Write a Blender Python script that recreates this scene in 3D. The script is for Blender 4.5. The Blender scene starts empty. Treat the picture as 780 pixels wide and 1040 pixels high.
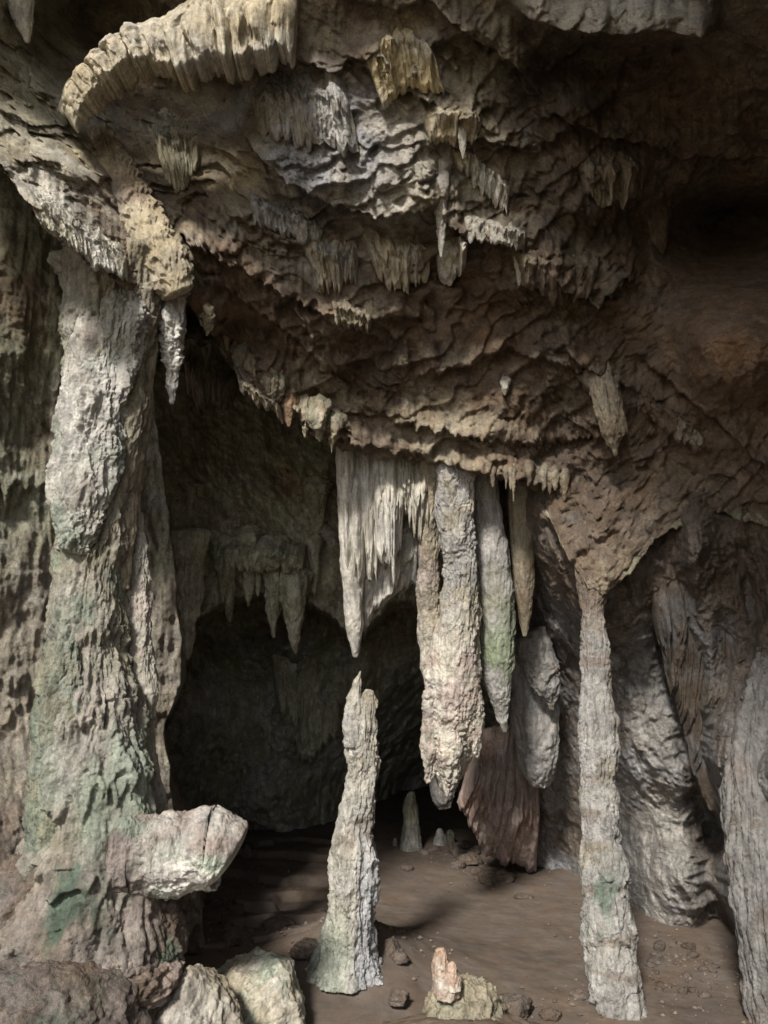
import bpy, math, random
import numpy as np
from mathutils import Vector

# ------------------------------------------------------------------ camera, world, sun, exposure
S = bpy.context.scene
COL = S.collection
PITCH = math.radians(11.0)
CAM = np.array([0.0, 0.0, 1.7])
FPX = 785.0                                   # focal length in photo pixels (photo 780 x 1040)
cd = bpy.data.cameras.new("camera")
cam = bpy.data.objects.new("camera", cd)
COL.objects.link(cam)
cam.location = CAM
cam.rotation_euler = (math.radians(90) + PITCH, 0, 0)
cd.sensor_fit = 'VERTICAL'
cd.sensor_height = 36.0
cd.lens = 36.0 * FPX / 1040.0
cd.clip_start = 0.05
cd.clip_end = 500
S.camera = cam

SUN_EL = math.radians(39)
SUN_AZ = math.radians(-20)                    # the light comes from behind the camera, from the left
w = bpy.data.worlds.new("World")
S.world = w
w.use_nodes = True
nt = w.node_tree
bg = nt.nodes["Background"]
sky = nt.nodes.new("ShaderNodeTexSky")
sky.sky_type = 'NISHITA'
sky.sun_disc = False
sky.sun_elevation = SUN_EL
sky.sun_rotation = math.pi + SUN_AZ * -1
hsv = nt.nodes.new("ShaderNodeHueSaturation")      # hazy white sky
hsv.inputs["Saturation"].default_value = 0.45
nt.links.new(sky.outputs[0], hsv.inputs["Color"])
nt.links.new(hsv.outputs[0], bg.inputs[0])
bg.inputs[1].default_value = 0.14
sl = bpy.data.lights.new("sun", 'SUN')
sl.energy = 4.0
sl.angle = math.radians(8)
sl.color = (1.0, 0.95, 0.87)
sun = bpy.data.objects.new("sun", sl)
COL.objects.link(sun)
# direction of travel of the light: forward, to the right, downward
ldir = Vector((-math.sin(SUN_AZ) * math.cos(SUN_EL), math.cos(SUN_AZ) * math.cos(SUN_EL), -math.sin(SUN_EL)))
sun.rotation_euler = ldir.to_track_quat('-Z', 'Y').to_euler()
sun.location = (-4, -8, 9)
S.view_settings.view_transform = 'Standard'
S.view_settings.look = 'None'
S.view_settings.exposure = 0.5
S.view_settings.gamma = 1.0
S.render.engine = 'CYCLES'
S.cycles.max_bounces = 6
S.cycles.diffuse_bounces = 4
S.cycles.use_denoising = True

# ------------------------------------------------------------------ noise
_r = np.random.RandomState(7)
PERM = np.concatenate([_r.permutation(256)] * 2).astype(np.int32)
GRAD = _r.normal(size=(256, 3)).astype(np.float32)
GRAD /= np.linalg.norm(GRAD, axis=1, keepdims=True)


def perlin(p):
    """gradient noise of an (n,3) array, about -1..1"""
    p = np.asarray(p, np.float32)
    sh = p.shape[:-1]
    p = p.reshape(-1, 3)
    out = np.empty(len(p), np.float32)
    for a in range(0, len(p), 200000):
        q = p[a:a + 200000]
        i = np.floor(q).astype(np.int32)
        f = q - i
        u = f * f * f * (f * (f * 6 - 15) + 10)
        i &= 255
        acc = np.zeros(len(q), np.float32)
        for dx in (0, 1):
            hx = PERM[(i[:, 0] + dx) & 255]
            wx = u[:, 0] if dx else 1 - u[:, 0]
            for dy in (0, 1):
                hy = PERM[(hx + i[:, 1] + dy) & 255]
                wy = u[:, 1] if dy else 1 - u[:, 1]
                for dz in (0, 1):
                    g = GRAD[PERM[(hy + i[:, 2] + dz) & 255]]
                    wz = u[:, 2] if dz else 1 - u[:, 2]
                    acc += wx * wy * wz * (g[:, 0] * (f[:, 0] - dx) + g[:, 1] * (f[:, 1] - dy) + g[:, 2] * (f[:, 2] - dz))
        out[a:a + 200000] = acc
    return (out * 1.6).reshape(sh)


def fbm(p, scale=1.0, octv=4, gain=0.5, lac=2.03, kind='f', seed=0.0):
    p = np.asarray(p, np.float32) * np.asarray(scale, np.float32) + np.float32(seed * 17.37 + 31.7)
    s = np.zeros(p.shape[:-1], np.float32)
    a, tot = 1.0, 0.0
    for k in range(octv):
        n = perlin(p)
        if kind == 'r':
            n = 1 - 2 * np.abs(n)
            n = np.clip(n, -1, 1)
        elif kind == 'b':
            n = 2 * np.abs(n) - 0.6
        s += a * n
        tot += a
        a *= gain
        p = p * np.float32(lac) + np.float32(5.31)
    return s / tot


def n1(x, seed=0.0, octv=1):
    x = np.asarray(x, np.float32)
    return fbm(np.stack([x, np.full_like(x, seed * 3.71), np.full_like(x, seed * 1.3)], -1), 1.0, octv)


def jag(x, seed=0.0, y=0.0):
    """one-sided jagged noise 0..1 with sharp peaks: rows of drips"""
    x = np.asarray(x, np.float32)
    q = np.stack([x, np.broadcast_to(np.asarray(y, np.float32), x.shape), np.full_like(x, seed * 2.17)], -1)
    a = np.clip(1 - np.abs(perlin(q)) * 2.2, 0, 1)
    b = np.clip(1 - np.abs(perlin(q * 2.1 + 9.1)) * 2.2, 0, 1)
    return np.clip(0.65 * a * (0.55 + 0.9 * perlin(q * 0.37 + 3.3)) + 0.4 * b, 0, 1)


def sst(a, b, x):
    t = np.clip((x - a) / (b - a), 0, 1)
    return t * t * (3 - 2 * t)


# ------------------------------------------------------------------ pixel -> world (a surveyed point: pixel and depth in metres)
_c, _s = math.cos(PITCH), math.sin(PITCH)


def P(px, py, d):
    px, py, d = np.broadcast_arrays(np.asarray(px, float), np.asarray(py, float), np.asarray(d, float))
    x = (px - 390.0) / FPX * d
    up = (520.0 - py) / FPX * d
    return np.stack([CAM[0] + x, CAM[1] + d * _c - up * _s, CAM[2] + d * _s + up * _c], -1)


def tps(pts):
    """thin-plate spline through (px, py, value)"""
    pts = np.array(pts, float)
    X = pts[:, :2] / 500.0
    n = len(X)
    r2 = ((X[:, None] - X[None]) ** 2).sum(-1)
    K = 0.5 * r2 * np.log(r2 + 1e-12) + np.eye(n) * 1e-3
    A = np.zeros((n + 3, n + 3))
    A[:n, :n] = K
    A[:n, n] = 1
    A[:n, n + 1:] = X
    A[n, :n] = 1
    A[n + 1:, :n] = X.T
    b = np.zeros(n + 3)
    b[:n] = pts[:, 2]
    cst = np.linalg.solve(A, b)

    def f(px, py):
        px, py = np.broadcast_arrays(np.asarray(px, float) / 500, np.asarray(py, float) / 500)
        o = cst[n] + cst[n + 1] * px + cst[n + 2] * py
        for k in range(n):
            r = (px - X[k, 0]) ** 2 + (py - X[k, 1]) ** 2
            o = o + cst[k] * 0.5 * r * np.log(r + 1e-12)
        return o
    return f


# ------------------------------------------------------------------ materials
def rock_mat(name, bump=0.5, fine=70.0, crust=0.0, rough=0.85, spec=0.3, vary=0.35, streak=0.0, speck=0.4):
    m = bpy.data.materials.new(name)
    m.use_nodes = True
    t = m.node_tree
    b = t.nodes["Principled BSDF"]
    L = t.links.new

    def N(kind, **kw):
        n = t.nodes.new(kind)
        for k, v in kw.items():
            setattr(n, k, v)
        return n
    tc = N("ShaderNodeNewGeometry")
    at = N("ShaderNodeAttribute", attribute_name="Col")

    def noise(scale, detail, rough_=0.6, dist=0.0):
        n = N("ShaderNodeTexNoise")
        n.inputs["Scale"].default_value = scale
        n.inputs["Detail"].default_value = detail
        n.inputs["Roughness"].default_value = rough_
        n.inputs["Distortion"].default_value = dist
        L(tc.outputs["Position"], n.inputs["Vector"])
        return n
    na = noise(9.0, 5, 0.65, 0.3)
    nb = noise(fine, 4, 0.7)
    nc = noise(fine * 3.1, 2, 0.6)
    ra = N("ShaderNodeMapRange")
    ra.inputs["From Min"].default_value = 0.3
    ra.inputs["From Max"].default_value = 0.7
    ra.inputs["To Min"].default_value = 1 - vary
    ra.inputs["To Max"].default_value = 1 + vary
    L(na.outputs["Fac"], ra.inputs["Value"])
    rb = N("ShaderNodeMapRange")
    rb.inputs["From Min"].default_value = 0.3
    rb.inputs["From Max"].default_value = 0.7
    rb.inputs["To Min"].default_value = 1 - vary * 0.8
    rb.inputs["To Max"].default_value = 1 + vary * 0.8
    L(nb.outputs["Fac"], rb.inputs["Value"])
    mu = N("ShaderNodeMath", operation='MULTIPLY')
    L(ra.outputs[0], mu.inputs[0])
    L(rb.outputs[0], mu.inputs[1])
    # dark specks, and streaks that run down the stone
    ns = noise(28.0, 4, 0.7)
    rs = N("ShaderNodeMapRange")
    rs.inputs["From Min"].default_value = 0.56
    rs.inputs["From Max"].default_value = 0.68
    rs.inputs["To Min"].default_value = 1.0
    rs.inputs["To Max"].default_value = 1.0 - speck
    L(ns.outputs["Fac"], rs.inputs["Value"])
    m2 = N("ShaderNodeMath", operation='MULTIPLY')
    L(mu.outputs[0], m2.inputs[0])
    L(rs.outputs[0], m2.inputs[1])
    mu = m2
    if streak:
        mp = N("ShaderNodeMapping")
        mp.inputs["Scale"].default_value = (1, 1, 0.1)
        L(tc.outputs["Position"], mp.inputs["Vector"])
        nk = noise(38.0, 4, 0.65, 0.2)
        L(mp.outputs[0], nk.inputs["Vector"])
        rk = N("ShaderNodeMapRange")
        rk.inputs["From Min"].default_value = 0.32
        rk.inputs["From Max"].default_value = 0.68
        rk.inputs["To Min"].default_value = 1 - streak
        rk.inputs["To Max"].default_value = 1 + 0.5 * streak
        L(nk.outputs["Fac"], rk.inputs["Value"])
        m3 = N("ShaderNodeMath", operation='MULTIPLY')
        L(mu.outputs[0], m3.inputs[0])
        L(rk.outputs[0], m3.inputs[1])
        mu = m3
    vm = N("ShaderNodeVectorMath", operation='SCALE')
    L(at.outputs["Color"], vm.inputs[0])
    L(mu.outputs[0], vm.inputs["Scale"])
    hs = N("ShaderNodeHueSaturation")
    hr = N("ShaderNodeMapRange")
    hr.inputs["From Min"].default_value = 0.3
    hr.inputs["From Max"].default_value = 0.7
    hr.inputs["To Min"].default_value = 0.75
    hr.inputs["To Max"].default_value = 1.15
    nd = noise(4.0, 3)
    L(nd.outputs["Fac"], hr.inputs["Value"])
    L(hr.outputs[0], hs.inputs["Saturation"])
    L(vm.outputs[0], hs.inputs["Color"])
    L(hs.outputs[0], b.inputs["Base Color"])
    b.inputs["Roughness"].default_value = rough
    b.inputs["Specular IOR Level"].default_value = spec
    # relief finer than the mesh
    ad = N("ShaderNodeMath", operation='MULTIPLY_ADD')
    L(nc.outputs["Fac"], ad.inputs[0])
    ad.inputs[1].default_value = 0.35
    L(nb.outputs["Fac"], ad.inputs[2])
    last = ad
    if crust > 0:
        v = N("ShaderNodeTexVoronoi", feature='SMOOTH_F1')
        v.inputs["Scale"].default_value = fine * 0.9
        v.inputs["Smoothness"].default_value = 0.4
        L(tc.outputs["Position"], v.inputs["Vector"])
        a2 = N("ShaderNodeMath", operation='MULTIPLY_ADD')
        L(v.outputs["Distance"], a2.inputs[0])
        a2.inputs[1].default_value = -crust
        L(ad.outputs[0], a2.inputs[2])
        last = a2
    bp = N("ShaderNodeBump")
    bp.inputs["Strength"].default_value = bump
    bp.inputs["Distance"].default_value = 1.2 / fine
    L(last.outputs[0], bp.inputs["Height"])
    L(bp.outputs[0], b.inputs["Normal"])
    return m


M_CEIL = rock_mat("ceiling_rock", 0.9, 75, 0.0, 0.8, 0.3, 0.42)
M_WALL = rock_mat("wall_rock", 0.85, 75, 0.0, 0.85, 0.2, streak=0.3)
M_FLOW = rock_mat("flowstone", 0.45, 90, 0.0, 0.75, 0.3, 0.25, streak=0.4)
M_CRUST = rock_mat("crusted_flowstone", 0.65, 85, 0.25, 0.85, 0.25, 0.3, streak=0.35, speck=0.5)
M_SOIL = rock_mat("cave_soil", 0.12, 130, 0.0, 0.95, 0.1, 0.13, speck=0.2)


# ------------------------------------------------------------------ mesh helpers
def mk(name, V, F, mat, C=None, label=None, cat=None, group=None, kind=None, parent=None):
    V = np.asarray(V, np.float32).reshape(-1, 3)
    F = np.asarray(F, np.int32)
    base = np.array([V[:, 0].mean(), V[:, 1].mean(), V[:, 2].min()], np.float32)
    if kind == 'structure' or parent is not None:
        base[:] = 0
    me = bpy.data.meshes.new(name)
    me.vertices.add(len(V))
    me.vertices.foreach_set("co", (V - base).ravel())
    k = F.shape[1]
    me.loops.add(F.size)
    me.loops.foreach_set("vertex_index", F.ravel())
    me.polygons.add(len(F))
    me.polygons.foreach_set("loop_start", np.arange(0, F.size, k, dtype=np.int32))
    me.polygons.foreach_set("loop_total", np.full(len(F), k, np.int32))
    me.polygons.foreach_set("use_smooth", np.ones(len(F), bool))
    me.update(calc_edges=True)
    me.validate()
    if C is not None:
        C = np.clip(np.asarray(C, np.float32), 0.003, 0.95)
        at = me.attributes.new("Col", 'FLOAT_COLOR', 'POINT')
        c4 = np.ones((len(V), 4), np.float32)
        c4[:, :3] = C.reshape(-1, 3)
        at.data.foreach_set("color", c4.ravel())
    me.materials.append(mat)
    o = bpy.data.objects.new(name, me)
    o.location = base
    COL.objects.link(o)
    if parent is not None:
        o.parent = parent
        o.location = Vector(base) - parent.location
    tag(o, label, cat, group, kind)
    return o


def tag(o, label=None, cat=None, group=None, kind=None):
    for k, v in (("label", label), ("category", cat), ("group", group), ("kind", kind)):
        if v:
            o[k] = v


def empty(name, loc, label, cat, group=None):
    o = bpy.data.objects.new(name, None)
    o.location = loc
    o.empty_display_size = 0.1
    COL.objects.link(o)
    tag(o, label, cat, group)
    return o


def quads(nv, nu, closed=False):
    a = np.arange(nv * nu).reshape(nv, nu)
    if closed:
        b = np.concatenate([a, a[:, :1]], 1)
    else:
        b = a
    return np.stack([b[:-1, :-1], b[1:, :-1], b[1:, 1:], b[:-1, 1:]], -1).reshape(-1, 4)


def grid_normals(W):
    du = np.gradient(W, axis=1)
    dv = np.gradient(W, axis=0)
    n = np.cross(du, dv)
    n /= np.linalg.norm(n, axis=-1, keepdims=True) + 1e-9
    return n


def smooth1(a, k):
    if k < 1:
        return a
    ker = np.hanning(2 * k + 3)[1:-1]
    ker /= ker.sum()
    out = np.empty_like(a)
    for c in range(a.shape[1]):
        x = np.concatenate([2 * a[0, c] - a[1:k + 1, c][::-1], a[:, c], 2 * a[-1, c] - a[-k - 1:-1, c][::-1]])
        out[:, c] = np.convolve(x, ker, 'valid')
    return out


def poly(pts, n, k=None):
    """resample a polyline of rows (any columns) to n rows by distance in its first two columns, smoothed"""
    pts = np.array(pts, float)
    s = np.r_[0, np.cumsum(np.hypot(*(np.diff(pts[:, :2], axis=0).T)))]
    t = np.linspace(0, s[-1], n)
    o = np.stack([np.interp(t, s, pts[:, c]) for c in range(pts.shape[1])], 1)
    return smooth1(o, n // (2 * len(pts)) if k is None else k)


# colours (linear albedo)
def lin(r, g, b):
    c = np.array([r, g, b]) / 255.0
    return np.where(c <= 0.04045, c / 12.92, ((c + 0.055) / 1.055) ** 2.4)


TAN = lin(172, 160, 136)
CREAM = lin(192, 186, 173)
PALE = lin(202, 198, 190)
GREY = lin(165, 162, 158)
BLUE = lin(172, 174, 180)
BROWN = lin(116, 100, 85)
DARK = lin(92, 78, 66)
ORANGE = lin(142, 112, 84)
RED = lin(136, 114, 105)
PINK = lin(180, 165, 156)
GREEN = lin(152, 163, 146)
DGREEN = lin(84, 102, 88)
SOIL = lin(112, 100, 90)
OLIVE = lin(150, 148, 126)


def mixc(a, b, t):
    t = np.asarray(t)[..., None]
    return a * (1 - t) + b * t


def palette(W, base, others, scale=1.2, seed=0.0, sharp=0.2):
    """base colour with patches of the others: [(colour, threshold)]"""
    C = np.broadcast_to(base, W.shape).copy()
    for k, (c, th) in enumerate(others):
        n = fbm(W, scale * (1 + 0.35 * k), 5, 0.62, seed=seed + k * 3.1) + 0.22 * fbm(W, scale * 14, 3, 0.7, seed=seed + k)
        C = mixc(C, c, 0.8 * sst(th - sharp, th + sharp, n))
    return C


def gauss(px, py, cx, cy, rx, ry):
    return np.exp(-((px - cx) / rx) ** 2 - ((py - cy) / ry) ** 2)


# ------------------------------------------------------------------ tube: stalactites, stalagmites, columns
def tube(name, nodes, mat, colour, n=None, m=None, rz=0.9, flute=(0.0, 9), tiers=None, crag=(0.0, 6.0), pop=(0.0, 30.0),
         seed=0.0, lobes=0.0, bend=0.0, shape=None, endcap=(0.25, 0.25), k=None, **kw):
    """nodes: rows (px, py, depth, half width px), from one end to the other. rz: depth of the cross-section / its width."""
    nodes = np.array(nodes, float)
    ln = np.hypot(*np.diff(nodes[:, :2], axis=0).T).sum()
    wd = nodes[:, 3].max()
    n = n or int(np.clip(ln * 1.1, 24, 620))
    m = even(m or np.clip(wd * 2 * 3.14 * 0.9, 20, 300))
    q = poly(nodes, n, k)
    C = P(q[:, 0], q[:, 1], q[:, 2])
    R = np.maximum(q[:, 3], 0.2) * q[:, 2] / FPX
    s = np.linspace(0, 1, n)
    # rounded ends
    L = np.linalg.norm(np.diff(C, axis=0), axis=1).sum()
    e0 = np.clip(s * L / (endcap[0] * R[0] + 1e-6), 0, 1)
    e1 = np.clip((1 - s) * L / (endcap[1] * R[-1] + 1e-6), 0, 1)
    R = R * np.sqrt(1 - (1 - e0) ** 2 + 1e-4) * np.sqrt(1 - (1 - e1) ** 2 + 1e-4)
    T = np.gradient(C, axis=0)
    T /= np.linalg.norm(T, axis=1, keepdims=True)
    X = np.array([1.0, 0, 0])
    E1 = X - T * (T @ X)[:, None]
    E1 /= np.linalg.norm(E1, axis=1, keepdims=True)
    E2 = np.cross(T, E1)
    th = np.linspace(0, 2 * np.pi, m, endpoint=False)
    ct, st = np.cos(th), np.sin(th)
    dirv = E1[:, None] * ct[None, :, None] + E2[:, None] * (st * rz)[None, :, None]
    ru = R[:, None]
    down = 1.0 if C[-1, 2] < C[0, 2] else -1.0
    zz = C[:, 2][:, None] * np.ones((1, m))
    ring = np.stack([np.broadcast_to(ct, (n, m)), np.broadcast_to(st, (n, m)), zz / np.maximum(0.08, R.max())], -1)
    mul = np.ones((n, m))
    if lobes:
        mul = mul + 1.5 * lobes * fbm(ring * [1.0, 1.0, 0.45], 1.0, 3, 0.55, seed=seed + 1)
    if flute[0]:
        k = flute[1] / 6.0
        f = fbm(ring * [k, k, 0.12], 1.0, 3, 0.55, kind='r', seed=seed + 2)
        mul = mul + flute[0] * f
    if tiers:
        ntier, amp, jg = tiers[:3]
        ph = (s if down > 0 else 1 - s)[:, None] * ntier * np.ones((1, m))
        # wander of the tier edges, drips along the edges
        circ = np.stack([ct, st, np.zeros(m)], -1)[None]
        wob = 0.45 * fbm(np.broadcast_to(circ, (n, m, 3)) * 0.9 + np.stack([0 * zz, 0 * zz, ph * 0.35], -1), 1.0, 2, seed=seed + 3)
        pk = jag(np.broadcast_to(th / (2 * np.pi) * tiers[3] if len(tiers) > 3 else th * 3, (n, m)), seed + 4, np.floor(ph) * 7.7)
        ph = ph + wob - jg * pk
        fr = ph - np.floor(ph)
        amp_k = 0.6 + 0.6 * perlin(np.stack([np.floor(ph) * 3.3, 0 * ph + seed, ring[..., 0] * 0.8], -1))
        saw = np.where(fr < 0.9, (fr / 0.9) ** 1.6, 1 - (fr - 0.9) / 0.1)
        mul = mul + amp * amp_k * (saw - 0.4)
    W = C[:, None] + dirv * (ru * mul / mul.mean())[..., None]
    Nn = dirv / (np.linalg.norm(dirv, axis=-1, keepdims=True) + 1e-9)
    fade = np.clip(ru / (0.35 * R.max() + 1e-6), 0.1, 1)
    if crag[0]:
        q = W + 0.25 / crag[1] * np.stack([fbm(W, crag[1] * 1.3, 3, seed=seed + 11), fbm(W, crag[1] * 1.3, 3, seed=seed + 12), 0 * zz], -1)
        h = fbm(q, [crag[1], crag[1], crag[1] * 0.4], 5, 0.55, kind='f', seed=seed + 5) + 0.8 * fbm(q, [crag[1] * 1.5, crag[1] * 1.5, crag[1] * 0.4], 5, 0.6, kind='r', seed=seed + 6)
        ga = 0.35 + sst(-0.25, 0.35, fbm(W, crag[1] * 0.35, 3, seed=seed + 13))
        h = h + 0.45 * ga * fbm(W, [crag[1] * 5, crag[1] * 5, crag[1] * 1.2], 4, 0.6, kind='r', seed=seed + 14)
        W = W + Nn * (crag[0] * 1.35 * (h - h.mean()) * fade)[..., None]
    if pop[0]:
        h = fbm(W, pop[1], 3, 0.5, kind='b', seed=seed + 7)
        gate = sst(-0.1, 0.35, fbm(W, pop[1] * 0.1, 3, seed=seed + 8))
        h = h * gate
        W = W + Nn * (pop[0] * (h - h.mean()) * fade)[..., None]
    if shape is not None:
        W = shape(W, s[:, None], th[None, :])
    Cc = colour(W, s[:, None] * np.ones((1, m)), th[None, :] * np.ones((n, 1)), Nn)
    V = W.reshape(-1, 3)
    c0, c1 = W[0].mean(0), W[-1].mean(0)
    V = np.concatenate([V, [c0, c1]])
    Cc = np.concatenate([Cc.reshape(-1, 3), [Cc[0].mean(0), Cc[-1].mean(0)]])
    F = quads(n, m, True)
    i0, i1 = n * m, n * m + 1
    a = np.arange(m)
    b = (a + 1) % m
    # caps as thin quads of two triangles: use degenerate-free fans split in pairs
    V, F = caps(V, F, a, b, i0, i1, (n - 1) * m)
    return mk(name, V, F, mat, Cc, **kw)


def caps(V, F, a, b, i0, i1, off):
    m = len(a)
    if m % 2:
        raise ValueError("ring size must be even")
    k = np.arange(0, m, 2)
    top = np.stack([k, (k + 1) % m, (k + 2) % m, np.full(len(k), i0)], -1)
    bot = np.stack([off + (k + 2) % m, off + (k + 1) % m, off + k, np.full(len(k), i1)], -1)
    return V, np.concatenate([F, top, bot])


def even(n):
    return int(n) // 2 * 2


# ------------------------------------------------------------------ curtain: draperies hanging from an upper line, jagged lower edge
def curtain(name, top, bot, mat, colour, thick=0.12, drip=18, ndrip=6, nv=None, nu=None, seed=0.0, flute=0.5, scales=(2.3, 0.045), tuck=0.06, root_=0.5, hug=None,
            crag=(0.025, 8.0), pop=(0.0, 30.0), bulge=0.0, lean=0.0, sway=0.0, vlow=0.0, **kw):
    tp = poly(top, 64)
    bt = poly(bot, 64)
    if hug is not None:
        a = smooth1(surf(tp[:, 0], tp[:, 1])[:, None], 5)[:, 0]
        b = smooth1(surf(bt[:, 0], bt[:, 1])[:, None], 5)[:, 0]
        tp[:, 2] = a
        bt[:, 2] = np.minimum(hug * a + (1 - hug) * b, b - 0.03)
    wpx = np.hypot(*np.diff(tp[:, :2], axis=0).T).sum()
    hpx = np.hypot(*(tp[:, :2] - bt[:, :2]).T).mean()
    nu = even(nu or np.clip(wpx * 1.25, 30, 420))
    nv = nv or int(np.clip(hpx * 1.3, 24, 320))
    th = np.linspace(0, 2 * np.pi, 2 * nu, endpoint=False)
    # even in u, front (side +) then back
    k = np.arange(2 * nu)
    u = np.where(k < nu, k / nu, 2 - k / nu)
    side = np.where(k < nu, 1.0, -1.0)
    v = np.linspace(0, 1, nv) ** 0.9
    U, Vv = np.meshgrid(u, v)
    Us = U + sway * n1(Vv * 3, seed + 9) * Vv
    # flutes: peaks where drips hang longest, drawn along u
    x = Us * ndrip
    xx = x + 1.1 * fbm(np.stack([x * 0.5, Vv * 1.1, 0 * x + seed], -1), 1.0, 4, 0.55)
    cell = np.floor(xx)
    fr = xx - cell
    hsh = (np.sin(cell * 127.1 + seed * 311.7) * 43758.5) % 1.0
    prof = np.clip(1 - np.abs(2 * fr - 1) ** (1.3 + 1.5 * hsh), 0, 1)
    fine = np.clip(0.5 + 0.9 * fbm(np.stack([x * 2.3, Vv * 1.2, 0 * x + seed + 4], -1), 1.0, 4, 0.6, kind='r'), 0, 1)
    slow = np.clip(0.6 + 0.9 * n1(x * 0.35, seed + 6, 3), 0.05, 1.3)
    ridge = prof ** 0.8 * (0.25 + 0.75 * hsh)
    tipv = slow * (0.6 * ridge + 0.25 * jag(x * 1.1, seed + 5)) + 0.25 * fine ** 2
    # top/bottom lines
    ui = np.linspace(0, 1, 64)

    def line(a, uu):
        return np.stack([np.interp(uu, ui, a[:, c]) for c in range(3)], -1)
    TP, BT = line(tp, U), line(bt, U)
    dr = 1.15 * drip * (tipv - 0.3)
    TP[..., 1] += 0.35 * drip * n1(x * 0.8, seed + 12, 3)
    TP[..., 2] += tuck
    dvec = BT[..., :2] - TP[..., :2]
    ll = np.linalg.norm(dvec, axis=-1, keepdims=True)
    BT = BT.copy()
    # drips hang downwards in the picture plane of the place (world vertical)
    BT[..., 1] += dr
    Q = TP + (BT - TP) * Vv[..., None]
    W = P(Q[..., 0], Q[..., 1], Q[..., 2])
    edge = np.sqrt(np.clip(1 - (2 * U - 1) ** 6, 0, 1))
    low = 1 - sst(0.55, 1.0, Vv) * (0.8 - vlow)
    endv = np.sqrt(np.clip(1 - sst(0.93, 1.0, Vv), 0, 1))
    body = (1 - flute) + flute * (0.6 * ridge + 0.3 * fine + 0.35 * np.clip(0.5 + fbm(np.stack([x * 0.5, Vv * 1.5, 0 * x + seed + 20], -1), 1.0, 3), 0, 1))
    bl = 1 + bulge * np.sin(np.pi * np.clip(Vv, 0, 1))
    grow = 0.12 + 0.88 * sst(-0.02, root_, Vv + 0.15 * n1(x * 0.7, seed + 13, 2))
    hth = thick * edge * low * endv * body * bl * grow
    if scales:
        nrow, amp = scales
        ph = Vv * nrow - 0.55 * jag(x * 1.3, seed + 15, np.floor(Vv * 2)) - 0.2 * prof + 0.7 * fbm(np.stack([x * 0.5, Vv * 1.5, 0 * x + seed + 2], -1), 1.0, 3)
        f = ph - np.floor(ph)
        saw = np.where(f < 0.88, (f / 0.88) ** 1.4, 1 - (f - 0.88) / 0.12)
        hth = hth + amp * edge * endv * grow * (saw - 0.3) * np.clip(0.7 + fbm(np.stack([x * 0.4, Vv * 2, 0 * x + seed + 8], -1), 1.0, 2), 0, 1.6)
    sgn = np.where(side > 0, 1.0, -0.35)[None, :]
    front = np.array([0, -1.0, -0.12])
    W = W + front * (np.maximum(hth, 0.002) * sgn)[..., None]
    nn = np.where(side > 0, 1.0, -1.0)[None, :, None] * front
    fadev = (edge * endv)[..., None]
    if crag[0]:
        h = fbm(W, [crag[1], crag[1], crag[1] * 0.5], 5, 0.58, seed=seed + 5) + 0.4 * fbm(W, [crag[1] * 3, crag[1] * 3, crag[1]], 4, 0.6, kind='r', seed=seed + 16)
        W = W + nn * crag[0] * h[..., None] * fadev
    if pop[0]:
        h = fbm(W, pop[1], 3, 0.5, kind='b', seed=seed + 7)
        W = W + nn * pop[0] * h[..., None] * fadev
    Cc = colour(W, Vv, U, None)
    V = W.reshape(-1, 3)
    V = np.concatenate([V, [W[0].mean(0), W[-1].mean(0)]])
    Cc = np.concatenate([Cc.reshape(-1, 3), [Cc[0].mean(0), Cc[-1].mean(0)]])
    m = 2 * nu
    F = quads(nv, m, True)
    # close the top row by joining front to back (strip), same for the bottom row
    kk = np.arange(1, nu)
    t0 = np.stack([kk[:-1], kk[:-1] + 1, m - kk[:-1] - 1, m - kk[:-1]], -1)
    off = (nv - 1) * m
    t1 = np.stack([off + m - kk[:-1], off + m - kk[:-1] - 1, off + kk[:-1] + 1, off + kk[:-1]], -1)
    V, Cc = V[:-2], Cc[:-2]
    F = np.concatenate([F, t0, t1])
    return mk(name, V, F, mat, Cc, **kw)


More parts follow.
